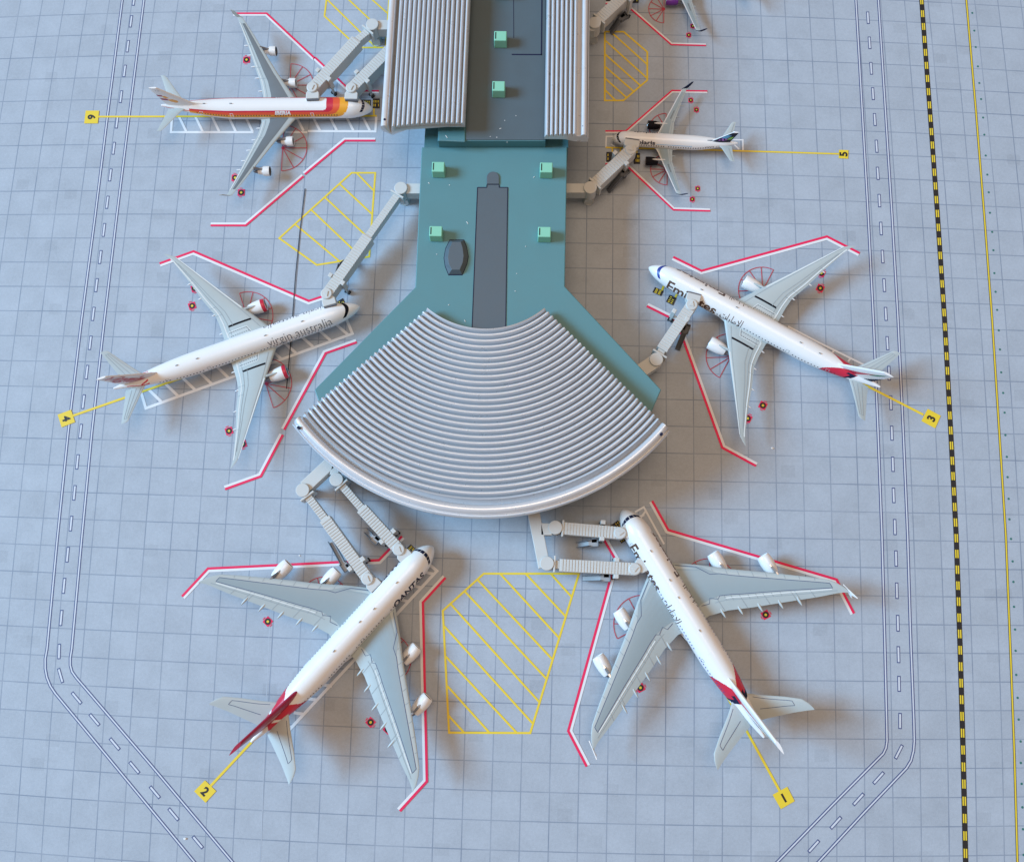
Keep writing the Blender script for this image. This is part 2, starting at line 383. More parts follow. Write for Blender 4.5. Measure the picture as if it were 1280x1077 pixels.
ladder([[fa(1020, 370), fa(1110, 450), fc(845, 460)]] + [[fa(a, b), fa(a + 95, b + 22)] for a, b in ((985, 455), (875, 575), (765, 700))] +
       [[fc(a, b), fc(a + 80, b + 12)] for a, b in ((905, 285), (1035, 162), (1165, 38), (795, 405))])
fa = Zm(740, 620, 7.111)
ladder([[fa(380, 142), fa(460, 97), fa(640, 425)], [fa(395, 190), fa(465, 165)], [fa(430, 195), fa(478, 130)]], .07)
fa = Zm(970, 400, 7.111)
ladder([[(985, 408), fa(380, 200), fa(780, 397), fa(755, 440)], [fa(490, 300), fa(520, 265)], [fa(640, 370), fa(665, 335)]], .07)
fa, fb = Zm(740, 90, 10.667), Zm(840, 90, 10.667)
ladder([[fa(330, 862), fa(190, 862), fa(185, 1005)], [fb(800, 908), fb(945, 908), fb(945, 1045)], [fb(830, 970), fb(895, 1035)], [fa(250, 965), fa(310, 1000)]], .055)

# yellow lead-in lines with stand number plates
def glyph_mesh(txt, size, shear=0.0, offset=0.0, space=1.0):
    cu = bpy.data.curves.new('t', 'FONT'); cu.body = txt; cu.size = size; cu.offset = offset; cu.space_character = space
    cu.align_x = 'LEFT'; cu.resolution_u = 4
    ob = bpy.data.objects.new('t', cu); COL.objects.link(ob)
    dg = bpy.context.evaluated_depsgraph_get(); me = bpy.data.meshes.new_from_object(ob.evaluated_get(dg))
    bpy.data.objects.remove(ob); bpy.data.curves.remove(cu)
    for v in me.vertices: v.co.x += shear * v.co.y
    return me
def lead(num, quad, line, up, w=.085, extra=()):
    s = Sheet(); s.strip(GP(0, line), w, .014)
    for e in extra: s.strip(GP(0, e), w * .9, .0145)
    s.build('lead_in_line', ['pyel'])
    q = GP(0, quad); s = Sheet(); s.poly(q, .018); pl = s.build('stand_number_plate', ['pyel'])
    c = sum(q, Vector()) / 4
    me = glyph_mesh(num, .40, offset=.016)
    xs = [v.co.x for v in me.vertices]; ys = [v.co.y for v in me.vertices]; cx, cy = (min(xs) + max(xs)) / 2, (min(ys) + max(ys)) / 2
    a = math.atan2(up.y, up.x) - math.pi / 2
    for v in me.vertices:
        x, y = v.co.x - cx, v.co.y - cy
        v.co = (c.x + x * math.cos(a) - y * math.sin(a), c.y + x * math.sin(a) + y * math.cos(a), .022)
    me.materials.clear(); link('stand_number', me, pl, ['pblack'])
def dirpx(a, b):
    d = G(*b) - G(*a); return d.to_2d().normalized()
q = lambda pts, ox, oy: [(ox + x / z4, oy + y / z4) for x, y in pts]
lead('6', q(((428, 553), (495, 553), (488, 617), (420, 617)), 0, 0), [(123, 146.2), (471, 145.2)], dirpx((123, 146), (471, 145)), .075, [[(467.5, 145), (467.5, 134)]])
lead('4', q(((288, 990), (355, 965), (375, 1027), (308, 1053)), 0, 270), [(91, 519.6), (197, 482.8), (300, 447)], dirpx((91, 519.6), (197, 482.8)))
lead('2', q(((1022, 668), (1078, 722), (1025, 780), (968, 723)), 0, 807), [(262, 983), (312, 929.5), (400, 836)], dirpx((262, 983), (312, 929)))
lead('1', q(((22, 740), (95, 700), (132, 772), (63, 812)), 960, 807), [(974.5, 988), (937, 920), (912, 876), (860, 785)], dirpx((974, 987), (937, 920)), .085, [[(778, 655), (774, 652), (766, 656)]])
lead('3', q(((795, 442), (860, 477), (832, 540), (763, 503)), 960, 400), [(1154, 518.3), (1086.7, 484), (960, 420)], dirpx((1154, 518), (1086.7, 484)), .085,
     [[(826.5, 365), (830.5, 355)], [(843.5, 373), (848, 363)]])
lead('5', q(((353, 748), (400, 750), (398, 793), (351, 790)), 960, 0), [(1049, 192.7), (900, 188.2), (757, 184.6)], dirpx((1049, 192.7), (757, 184.6)), .062,
     [[(765.3, 184.6), (765.3, 192)], [(775.5, 184.8), (775.5, 192)], [(796, 185.3), (796, 193)]])

# turning fans (red half wheels) and refuelling marks
def fan(c, r, up):
    s = Sheet(); c0 = G(*c).to_2d(); a0 = math.atan2(up.y, up.x); r = (G(c[0] + r, c[1]) - G(*c)).length
    s.disc(c0, r + .013, .020, 0, r0=r - .013, n=40, a0=a0 - math.pi / 2, a1=a0 + math.pi / 2)
    for k in range(7):
        a = a0 - math.pi / 2 + k * math.pi / 6; s.strip([c0 + Vector((math.cos(a), math.sin(a))) * .0, c0 + Vector((math.cos(a), math.sin(a))) * r], .026, .0205 + .0004 * k)
    s.disc(c0, .055, .0235, n=10)
    s.build('turning_fan', ['pthin'])
H = dict(i=dirpx((123, 146), (471, 145)), v=dirpx((91, 519.6), (197, 482.8)), q=dirpx((262, 983), (312, 929)), e=dirpx((974, 987), (937, 920)), t=dirpx((1154, 518), (1086.7, 484)), o=dirpx((1049, 192.7), (757, 184.6)))
for c, r, h in (((362.5, 107), 29, 'i'), ((353.5, 185.4), 30.2, 'i'), ((309, 395.9), 32.3, 'v'), ((332.4, 479.8), 32.3, 'v'), ((405, 752), 31, 'q'), ((483, 823), 31, 'q'),
                ((803.4, 780.5), 36.5, 'e'), ((887, 734.6), 36.5, 'e'), ((912.7, 446.3), 30.2, 't'), ((953.3, 363), 30.5, 't'), ((833.8, 212.3), 20.6, 'o'), ((832.3, 161.2), 20.6, 'o'), ((829.8, 12), 19, 'o')):
    fan(c, r, H[h])
def mark(p, h, sz):
    s = Sheet(); c = G(*p).to_2d(); u = H[h]; n = Vector((-u.y, u.x))
    s.poly([c + u * a * sz / 2 + n * b * sz / 2 for a, b in ((1, 1), (1, -1), (-1, -1), (-1, 1))], .012, 0)
    for k in (-1, 1):       # worn ticks beside the square
        s.strip([c + n * k * sz * .66 - u * sz * .3, c + n * k * sz * .66 + u * sz * .12], sz * .10, .012, 0)
    s.disc(c, sz * .42, .016, 1); s.disc(c, sz * .17, .020, 2, n=14)
    s.build('refuel_mark', ['pred', 'pblack', 'pyel'])
for p, h in (((308.3, 75.1), 'i'), ((301.6, 240.9), 'i'), ((294, 222.5), 'i'), ((240.3, 382.4), 'v'), ((243.5, 360.5), 'v'), ((286.4, 538.5), 'v'), ((303.5, 555), 'v'), ((334.9, 776.4), 'q'), ((463.3, 902.2), 'q'), ((485, 911), 'q'),
             ((957, 768), 'e'), ((800.5, 859), 'e'), ((1025.2, 360.4), 't'), ((1026.5, 341.5), 't'), ((953.5, 506.7), 't'), ((934.5, 522.9), 't')):
    mark(p, h, .27)
for p in ((863.4, 125.6), (870.5, 137.6), (872, 236), (865.2, 249.4), (860.8, 44.3), (866, 33)): mark(p, 'o', .185)
def stopbox(pts):
    s = Sheet(); p = GP(0, pts); s.poly(p, .016, 0)
    p = [v.to_2d() for v in p]; a, b, c, d = p
    for k in range(4):      # little yellow bars of the printed code
        t = .16 + .22 * k; u0 = a.lerp(b, t); u1 = d.lerp(c, t)
        for r0, r1 in ((.18, .42), (.55, .8)):
            if random.random() < .8: s.strip([u0.lerp(u1, r0), u0.lerp(u1, r1)], .028, .020, 1)
    s.build('stop_box', ['pblack', 'pyel'])
f = Zm(310, 10, 7.111); stopbox([f(1012, 818), f(1092, 818), f(1092, 880), f(1012, 880)]); stopbox([f(1110, 808), f(1172, 808), f(1172, 895), f(1110, 895)])
f = Zm(300, 340, 7.111); stopbox([f(855, 270), f(915, 232), f(935, 275), f(875, 312)])
f = Zm(390, 650, 7.111); stopbox([f(835, 255), f(878, 213), f(928, 262), f(884, 305)])
f = Zm(780, 300, 7.111); stopbox([f(252, 465), f(275, 420), f(352, 455), f(330, 500)]); stopbox([f(372, 550), f(405, 487), f(467, 515), f(437, 583)])
f = Zm(740, 620, 7.111); stopbox([f(160, 262), f(230, 213), f(268, 268), f(200, 315)]); stopbox([f(235, 380), f(300, 335), f(330, 375), f(262, 420)])
f = Zm(740, 165, 10.667); stopbox([f(190, 270), f(330, 270), f(330, 405), f(190, 405)]); stopbox([f(555, 285), f(640, 285), f(640, 430), f(555, 430)])
f = Zm(730, 0, 7.111); stopbox([f(195, -40), f(265, -40), f(265, 14), f(195, 14)]); stopbox([f(400, -40), f(485, -40), f(485, 30), f(400, 30)])
# crease where the printed sheets meet
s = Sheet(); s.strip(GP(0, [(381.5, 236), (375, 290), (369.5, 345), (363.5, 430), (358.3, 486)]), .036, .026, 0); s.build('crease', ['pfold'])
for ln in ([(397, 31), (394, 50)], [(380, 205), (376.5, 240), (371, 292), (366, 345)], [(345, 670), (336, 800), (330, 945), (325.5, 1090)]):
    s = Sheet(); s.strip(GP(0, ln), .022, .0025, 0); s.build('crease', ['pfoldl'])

# ------------------------------------------------------------------ terminal
ZD = 2.2; ZU = 2.7
term = empty('terminal_building', G(612, 316, 0))
tag(term, 'teal model terminal with silver corrugated fan roof and mint green roof boxes', 'terminal building')
T0 = term.location.copy()
def TL(p): return p - T0
def tp(pts, z): return [TL(G(p[0], p[1], z)).to_2d() for p in pts]
fc = G(612, 316, 2.7)                           # hub of the fan
FI = 3.13; FR = FI + 6.54
c0, c1 = TL(Vector((-1.14, 3.90, 0))).to_2d(), TL(Vector((-1.166, 2.48, 0))).to_2d()     # the arcs flatten a little towards the rim
hubl = TL(fc).to_2d()
arc = [hubl + Vector((math.cos(a), math.sin(a))) * (FR - 1.45) for a in [R(226) + R(310 - 226) * k / 14 for k in range(15)]]
left = tp([(527, 184), (519, 359), (393, 487), (402, 513)], ZD); right = tp([(815, 513), (826.5, 487), (706, 358), (709, 184)], ZD)
b = MB(); b.prism(left + arc + right, 0.004, ZD); hull = bevel(b.build('concourse', ['teal'], term), .03)
b = MB(); b.prism(tp([(530, 184.5), (710.5, 184.5), (712, -70), (545, -70)], ZD - .05), 0.004, ZD - .05); bevel(b.build('pier', ['teal2'], term), .02)
b = MB(); b.prism(tp([(547, 176), (682, 176), (683, -70), (556, -70)], ZU), ZD - .048, ZU - .02, 0); up = bevel(b.build('upper_storey', ['teal2'], term), .02)
b = MB(); b.prism(tp([(582.5, 175), (681.5, 175), (682.5, -70), (586, -70)], ZU), ZU - .018, ZU + .012); roof = b.build('upper_roof', ['slate'], term)
b = MB(); b.prism(tp([(548.5, 150), (581.5, 150), (581.5, 177.5), (548, 176)], ZU + .05), ZU - .021, ZU + .05); bevel(b.build('glazed_box', ['teal2'], term), .03, 3)
zz = ZU + .016
b = MB()
for ln, w in (([(677.8, -40), (676.8, 68.5), (640.5, 68.3)], .05), ([(641.8, -40), (642.2, 48)], .022)):
    p = tp(ln, zz)
    for a_, b_ in zip(p[:-1], p[1:]): b.bar(a_, b_, w, zz - .006, zz, ext=w / 2 if w > .03 else 0)
b.build('roof_joint', ['navy'], roof)
b = MB(); b.prism(tp([(596.9, 234.6), (608.6, 234.6), (608.6, 231.2), (624, 231.2), (624, 234.6), (634.6, 234.6), (632, 418), (590, 418)], ZD), ZD - .02, ZD + .012); st = b.build('roof_strip', ['slate2'], term)
# thin dark joint round the strip
b = MB(); pj = tp([(590, 412), (596.9, 234.6), (608.6, 234.6), (608.6, 231.2)], ZD); pj2 = tp([(624, 231.2), (624, 234.6), (634.6, 234.6), (632, 412)], ZD)
for pp in (pj, pj2):
    for a_, b_ in zip(pp[:-1], pp[1:]): b.bar(a_, b_, .03, ZD + .013, ZD + .018)
b.bar(tp([(608.6, 230.4)], ZD)[0], tp([(624, 230.4)], ZD)[0], .05, ZD + .019, ZD + .024)
b.build('strip_joint', ['navy'], st)
hp = tp([(624, 230.6), (608.4, 230.6), (608.4, 222.5)], ZD); hc = tp([(616.2, 222.5)], ZD)[0]; hr = (hp[2] - hc).length
b = MB(); b.prism([hp[0], hp[1]] + [hc + Vector((math.cos(a), math.sin(a))) * hr for a in [math.pi - math.pi * k / 14 for k in range(15)]], ZD - .01, ZD + .05); bevel(b.build('roof_hatch', ['slate2'], term), .015)
f = Zm(500, 255, 5.333)
base = [(333, 243), (425, 243), (443, 290), (454, 350), (445, 400), (414, 470), (325, 470), (303, 415), (295, 360), (305, 300)]
topo = [(347, 253), (405, 253), (417, 290), (424, 345), (418, 390), (398, 437), (345, 437), (325, 400), (319, 355), (328, 300)]
b = MB(); b.prism(tp([f(*p) for p in base], ZD), ZD - .01, ZD + .03)
b.prism(tp([f(*p) for p in base], ZD), ZD + .03, ZD + .19, 0, tp([f(*p) for p in topo], ZD + .19)); bevel(b.build('skylight', ['slate2'], term), .008)
b = MB(); bb = tp([f(*p) for p in base], ZD); cc = sum(bb, Vector((0, 0))) / len(bb)
b.prism([cc + (p - cc) * 1.05 for p in bb], ZD - .005, ZD + .006); b.build('skylight_surround', ['navy'], term)
for (x, y, z) in ((549, 215.5, ZD), (682.6, 216.3, ZD), (546, 295, ZD), (680.3, 296, ZD), (625.9, 54, ZU), (623.7, 116, ZU), (627.6, -6, ZU)):
    c = TL(G(x, y, z)).to_2d(); z += .012 if z == ZU else 0
    b = MB(); w, d, h = .235, .215, .42
    b.prism([(c.x - w, c.y - d), (c.x + w, c.y - d), (c.x + w, c.y + d), (c.x - w, c.y + d)], z, z + h, 0, [(c.x - w * .95, c.y - d * .8), (c.x + w * .95, c.y - d * .8), (c.x + w * .95, c.y + d * .96), (c.x - w * .95, c.y + d * .96)])
    rv = bevel(b.build('roof_box', ['mint'], term), .025)
    b = MB(); b.bar((c.x - w * .72, c.y - d * .5), (c.x - w * .72, c.y + d * .72), .045, z + h - .01, z + h + .004); b.build('slot', ['mintdark'], rv)
def ribz(t): return abs(math.cos(math.pi * t)) ** .85
def loft(name, prof, rings, mats, parent, sm=89):
    """prof: closed list of (u,z); rings: functions u,z -> point"""
    n = len(prof); vs = []
    for rg in rings: vs += [rg(u, z) for u, z in prof]
    fs = [(k * n + i, k * n + (i + 1) % n, (k + 1) * n + (i + 1) % n, (k + 1) * n + i) for k in range(len(rings) - 1) for i in range(n)]
    fs += [tuple(range(n - 1, -1, -1)), tuple((len(rings) - 1) * n + i for i in range(n))]
    o = mesh(name, vs, fs, mats, parent)
    bm = bmesh.new(); bm.from_mesh(o.data); bmesh.ops.recalc_face_normals(bm, faces=bm.faces); bm.to_mesh(o.data); bm.free()
    smooth_angle(o, sm); return o
# fan roof: ribs, trough, rim tube, outer lip
nr = 28; r0, r1 = FI, FR - .62
prof = []
zb = lambda r: 2.56 + .20 * (r - FI) / (FR - FI)
for k in range(nr * 8 + 1):
    t = k / 8; r = r0 + (r1 - r0) * t / nr
    prof.append((r, zb(r) + .235 * ribz(t) ** 1.15 - .16))
zt = zb(r1)
prof += [(r1 + .03, zt - .06), (r1 + .15, zt - .17)]
for k in range(11):
    a = math.pi * (1 - k / 10); prof.append((r1 + .335 + .15 * math.cos(a), zt - .02 + .15 * math.sin(a)))
prof += [(r1 + .51, zt - .09), (r1 + .535, zt - .10), (r1 + .58, zt - .05), (r1 + .62, zt - .10), (r1 + .62, zt - .30), (r1 + .30, zt - .36), (r1 - .2, zt - .22), (r0 + .1, zb(r0) - .16), (r0, zb(r0) - .12)]
na = 72
def edge_angle(f, p, q_):
    """angle at which the arc of fraction f meets the side edge through p and q_"""
    c = c0.lerp(c1, f); r = 3.13 + (8.254 - 3.13) * f; d = (q_ - p).normalized(); w_ = p - c
    bq = w_.dot(d); t = -bq + math.sqrt(max(0, bq * bq - w_.dot(w_) + r * r)); v = w_ + d * t
    return math.atan2(v.y, v.x) % (2 * math.pi), c, r
eL, eR = tp([(534.5, 383.5), (363.5, 531.5)], 2.7), tp([(680, 383.5), (838.5, 539.5)], 2.7)
_cache = {}
def fan_ring(k):
    def g(u, z):
        if u not in _cache:
            f = (u - FI) / (FR - FI); _cache[u] = (edge_angle(f, *eL)[0], *edge_angle(f, *eR))
        a0, a1, c, r = _cache[u]; a = a0 + (a1 - a0) * k
        return c.x + r * math.cos(a), c.y + r * math.sin(a), z
    return g
rings = [fan_ring(k / na) for k in range(na + 1)]
fanroof = loft('fan_roof', prof, rings, ['silver'], term)
for p in ((373.0, 534.2), (827, 542.2)):
    b = MB(); c = TL(G(p[0], p[1], zt + .19)); b.cyl(c, .05, zt + .05, zt + .195, n=14)
    b.build('screw_hole', ['navy'], fanroof)
# two straight corrugated canopies on the upper storey
def canopy(name, xl0, xr0, yl0, xl1, xr1, yl1, prof_f):
    z = 3.15
    A0, A1 = TL(G(xl0, yl0, z)), TL(G(xr0, yl0, z)); B0, B1 = TL(G(xl1, yl1, z)), TL(G(xr1, yl1, z))
    w = (A1 - A0).length; prof = prof_f(w)
    def ring(p, q_): return lambda u, zz: (p.x + (q_.x - p.x) * u / w, p.y + (q_.y - p.y) * u / w, zz + .7)
    rg = [ring(A0.lerp(B0, k / 4), A1.lerp(B1, k / 4)) for k in range(5)]
    o = loft(name, prof, rg, ['silver'], term)
    return o, w, (A0, A1, B0, B1)
def profL(w):
    p = []; t0 = .36
    p += [(0.0, 2.26), (0.0, 2.40)]
    for k in range(9):
        a = math.pi * (1 - k / 8); p.append((.135 + .13 * math.cos(a), 2.42 + .12 * math.sin(a)))
    p += [(.275, 2.02), (.345, 2.0)]
    n = 15
    for k in range(n * 8 + 1):
        t = k / 8; u = t0 + (w - t0) * t / n; x = (u - t0) / (w - t0)
        p.append((u, 2.38 + .28 * x + .20 * math.sin(math.pi * min(1, x * .80 + .12)) + .20 * ribz(t + .5) ** 1.15 - .03 - .04 - .10))
    p += [(w, 2.42), (w - .6, 2.44), (.30 * w, 2.22), (.34, 1.84), (.06, 2.12)]
    return p
def profR(w):
    p = []; n = 7; t1 = w - .42
    for k in range(n * 8 + 1):
        t = k / 8; u = t1 * t / n; p.append((u, 2.36 + .20 * ribz(t + .5) ** 1.15 - .03 + .10 * math.sin(math.pi * .9 * u / w)))
    zz_ = p[-1][1]
    p += [(t1 + .02, zz_ + .01), (t1 + .15, zz_ - .0)]
    for k in range(9):
        a = math.pi * (1 - k / 8); p.append((t1 + .255 + .10 * math.cos(a), zz_ + .03 + .11 * math.sin(a)))
    p += [(w - .06, 2.30), (w - .03, 2.36), (w, 2.34), (w, 2.02), (w - .5, 2.05), (w - .8, 2.20), (.0, 2.22)]
    return p
cl, wl, cq = canopy('roof_canopy', 475.5, 581.5, 158.5, 491.2, 591.5, -75, profL)
cr, wr, cq2 = canopy('roof_canopy', 680.6, 735.6, 170, 684.2, 738.0, -75, profR)
for o, p, z in ((cl, (480.8, 149.3), 3.245), (cr, (729.6, 157.5), 3.25)):
    c = TL(G(p[0], p[1], z)); b = MB(); b.cyl(c, .045, z - .12, z, n=14); b.build('screw_hole', ['navy'], o)
# pale flecks and scratches on the roof
for x, y, z, l, a in ((621, 172, ZU, .05, 0), (613, 171, ZU, .03, .5), (625.5, 161, ZU, .09, .5), (631, 151, ZU, .03, 0), (645, 145, ZU, .03, 1), (634, 178, ZU - .1, .03, 0), (536, 229, ZD, .07, 2.4), (562, 231.5, ZD, .04, 0),
                      (667.5, 221.5, ZD, .07, .8), (584, 278.5, ZD, .12, 2.2), (546, 318, ZD, .04, 0), (581, 401, ZD, .09, 2.1), (646, 342, ZD, .03, 0), (657, 308, ZD, .03, 1), (561, 381, ZD, .05, .6), (644, 364, ZD, .04, 0), (558, 171, ZU + .05, .14, 2.2), (686, 33.5, 3.35, .08, .8)):
    c = TL(G(x, y, z)).to_2d(); b = MB(); d = Vector((math.cos(a), math.sin(a))) * l / 2; d *= .75; b.bar(c - d - d.normalized() * .008, c + d, .017, z - .01, z + .018); b.build('dust_fleck', ['dust'], term)
# fixed walkways that carry the bridges
ZW = 1.10
def walkway(pts, w, piers=()):
    b = MB(); p = tp(pts, ZW)
    for a_, b_ in zip(p[:-1], p[1:]): b.bar(a_, b_, w, .60, ZW)
    o = bevel(b.build('walkway', ['bridge'], term), .02)
    for q_ in piers:
        c = tp([q_], 0)[0]; bb = MB(); bb.prism([(c.x - .15, c.y - .15), (c.x + .15, c.y - .15), (c.x + .15, c.y + .15), (c.x - .15, c.y + .15)], 0.004, .6); bb.build('pillar', ['bridge'], o)
walkway([(472, 31), (500, 31)], .40, [(478, 43)])
walkway([(508, 235.5), (530, 235.5)], .40)
walkway([(413, 578), (380.5, 608.5)], .46)
walkway([(420, 582), (417, 594)], .30)
walkway([(663, 620), (680.5, 709)], .42)
walkway([(676, 661), (690, 661)], .42)
walkway([(822, 449), (798, 465)], .50)
walkway([(742, 235), (700, 235)], .37)
walkway([(744, 33), (728, 33)], .37)

# ------------------------------------------------------------------ boarding bridges
ZT = 1.15
def bridge(rot, o0, cabrot, cab, beam, label, win=.27, wout=.40, stair=None, wcab=.50, side=1, cabz=(.62, 1.13), light='bridge', shortcab=1.0):
    P = lambda p, z=ZT: G(p[0], p[1], z)
    r = P(rot, 1.2); org = Vector((r.x, r.y, 0)); root = empty('jet_bridge', org)
    tag(root, label, 'jet bridge', 'boarding bridges between terminal and aircraft')
    L = lambda v: (v - org).to_2d()
    a, b0, c, e, bm_ = L(r), L(P(o0)), L(P(cabrot)), L(P(cab)), L(P(beam))
    d = (c - a).normalized(); n = Vector((-d.y, d.x))
    b = MB(); b.cyl(a, .235, .56, 1.16); b.cyl(a, .25, 1.16, 1.20, r1=.235); bevel(b.build('rotunda', [light], root, 40), .01)
    b = MB(); b.cyl(a, .11, .004, .56, n=16); b.cyl(a, .20, .004, .04); b.prism([a + Vector((x * .16, y * .16 - .0)) for x, y in ((1, 1), (-1, 1), (-1, -1), (1, -1))], .04, .40); b.build('pedestal', [light], root)
    tn = a + d * .26
    b = MB(); b.bar(tn - d * .035, tn + d * .035, win + .30, .58, 1.17); bevel(b.build('collar', [light], root), .015)
    def tunnel(name, p, q_, w, z0, z1, step):
        b = MB(); b.bar(p, q_, w, z0, z1 - .02)
        l = (q_ - p).length; k = int(l / step)
        for i in range(k):
            t = p + (q_ - p).normalized() * (step * (i + .5) + (l - k * step) / 2)
            b.bar(t - d * step * .29, t + d * step * .29, w - .012, z1 - .02, z1)
        o = b.build(name, [light], root); return o
    if (b0 - a).length > .33:
        tunnel('inner_tunnel', tn + d * .035, b0 + d * .05, win, .70, 1.10, .10)
    tunnel('outer_tunnel', b0 if (b0 - a).length > .33 else tn + d * .035, c, wout, .62, 1.155, .105)
    # lower edge girder seen on the shaded flank
    b = MB(); q0 = b0 + (c - b0) * .22; q1 = b0 + (c - b0) * .62; b.bar(q0, q1, wout * .8, .50, .619); b.build('girder', [light], root)
    # lift portal: cross beam with two hydraulic legs and wheels
    b = MB(); hw = wout / 2 + .13
    for s_ in (-1, 1):
        c0 = bm_ + n * s_ * (wout / 2 + .075); b.prism([c0 + d * x * .085 + n * y * .075 for x, y in ((1, 1), (-1, 1), (-1, -1), (1, -1))], .50, 1.17)
    b.bar(bm_ - n * (wout / 2), bm_ + n * (wout / 2), .12, .50, .615)
    bevel(b.build('lift_portal', [light], root), .02)
    for s_ in (-1, 1):
        c0 = bm_ + n * s_ * (wout / 2 + .06); b = MB(); b.cyl(c0, .045, .10, .52, n=14)
        lg = b.build('leg', [light], root)
        b = MB(); b.wheel((c0.x + n.x * .07, c0.y + n.y * .07, .085), .081, .06, (n.x, n.y, 0)); b.wheel((c0.x - n.x * .07, c0.y - n.y * .07, .085), .081, .06, (n.x, n.y, 0)); b.build('wheel', ['tyre'], lg)
    # cab
    b = MB(); b.cyl(c, .215, .60, 1.17); b.cyl(c, .215, 1.17, 1.20, r1=.19); cr_ = bevel(b.build('cab_turntable', [light], root, 40), .01)
    dd = (e - c).normalized(); nn = Vector((-dd.y, dd.x))
    b = MB(); p0 = c + dd * .10; p1 = c + dd * (.44 * shortcab)
    b.prism([p0 + nn * .17, p0 - nn * .17, c + dd * .2 - nn * wcab / 2, p1 - nn * wcab / 2, p1 + nn * wcab / 2, c + dd * .2 + nn * wcab / 2], cabz[0], cabz[1]); cb = bevel(b.build('cab', [light], root), .025)
    b = MB(); b.prism([p1 + nn * wcab * .47, p1 - nn * wcab * .47, p1 + dd * .05 - nn * wcab * .45, p1 + dd * .05 + nn * wcab * .45], cabz[0] + .03, cabz[1] - .03); b.build('canopy', ['stair'], cb)
    # little roof cone and lamp shade on the turntable
    b = MB(); t = c - dd * .0; b.prism([t + dd * .13, t - dd * .06 + nn * .085, t - dd * .06 - nn * .085], 1.201, 1.23); b.build('vent', [light], cr_)
    if stair:
        pl, end, mcol = stair
        p, q_ = L(G(pl[0], pl[1], .62)), L(G(end[0], end[1], .05)); t = (q_ - p).normalized(); u = Vector((-t.y, t.x))
        b = MB(); b.prism([p + t * .18 + u * .13, p - t * .16 + u * .13, p - t * .16 - u * .13, p + t * .18 - u * .13], .575, .62)
        sg = 1 if (bm_ - p).dot(u) > 0 else -1
        b.prism([p - t * .12 + u * .02 * sg, p + t * .06 + u * .02 * sg, p + t * .06 + u * .34 * sg, p - t * .12 + u * .34 * sg], .575, .62)
        b.slant((p.x + t.x * .16, p.y + t.y * .16, .60), (q_.x, q_.y, .03), .15, .04)
        so = b.build('stairway', [mcol], root)
        b = MB()
        for s_ in (-1, 1):
            b.slant((p.x + t.x * .16 + u.x * s_ * .085, p.y + t.y * .16 + u.y * s_ * .085, .70), (q_.x + u.x * s_ * .085, q_.y + u.y * s_ * .085, .13), .022, .14)
            b.bar(p - t * .16 + u * s_ * .13, p + t * .18 + u * s_ * .13, .022, .62, .74)
        b.bar(p - t * .16 - u * .13, p - t * .16 + u * .13, .022, .62, .74)
        b.build('railing', ['stair'], so)
    return root
bridge((465.1, 30.2), (445.2, 48.9), (390.3, 109.3), (390.3, 119.5), (404.1, 93.0), 'long jet bridge to the second door of the striped airliner, with a fully visible rotunda', wout=.42)
bridge((510, 38), (487, 61), (439.2, 109.9), (438.6, 120), (452.4, 95.4), 'short jet bridge at the striped airliner\'s nose, half hidden under the silver canopy', wout=.42)
bridge((500.9, 234.7), (459.4, 294.7), (408.2, 367), (411.2, 378), (420.6, 348.5), 'long thin jet bridge crossing a yellow hatched area beside the terminal', stair=((426, 337), (435, 327), 'stair'))
bridge((378, 612.2), (405.3, 648.1), (459.2, 723.1), (466.3, 730.2), (445.2, 704.4), 'outer jet bridge of the red-tailed double-deck airliner, nearest its wing', stair=((432, 708), (414, 676), 'stairtop'))
bridge((420.2, 598.9), (451.4, 634.8), (498.3, 686.4), (505.5, 694.5), (484.2, 670), 'inner jet bridge at the nose of the red-tailed double-deck airliner', stair=((469, 674), (459, 664), 'stairtop'))
bridge((694.3, 658.8), (700, 660), (775.2, 665.9), (785, 663.5), (753.4, 662.5), 'jet bridge at the nose of the double-deck airliner with gold titles, topmost of two parallel', stair=((742, 678.5), (722, 681), 'stairtop'), wout=.42, shortcab=.95)
bridge((683.8, 703.8), (699.2, 705.9), (793.4, 710.9), (801.9, 706.6), (770.9, 709.5), 'jet bridge just above the large yellow hatched area, at a double-deck airliner\'s second door', stair=((757, 722), (729, 722.8), 'stairtop'), wout=.42)
bridge((820.5, 448.8), (827.5, 436.2), (864.6, 381), (867.5, 370), (851, 393.5), 'jet bridge at the teal roof\'s right corner, cab over the large brown lettering', stair=((857, 411), (846.5, 437), 'stair'), wcab=.52, cabz=(.80, 1.14))
bridge((737.8, 234.1), (742.9, 226.4), (788.5, 187), (789.9, 178.4), (776.1, 197.3), 'short jet bridge in shade at the small airliner with black engines', stair=((781, 216), (760.3, 239.5), 'stair'), win=.3, wout=.44, wcab=.58, cabz=(.78, 1.10), light='bridge')
bridge((743.4, 28.1), (748.3, 23.2), (794, -19), (796, -28), (781, -7), 'jet bridge cut off by the top of the picture, above a small yellow hatched area', stair=((779, 22), (763.6, 41.5), 'stair'), win=.3, wout=.44)

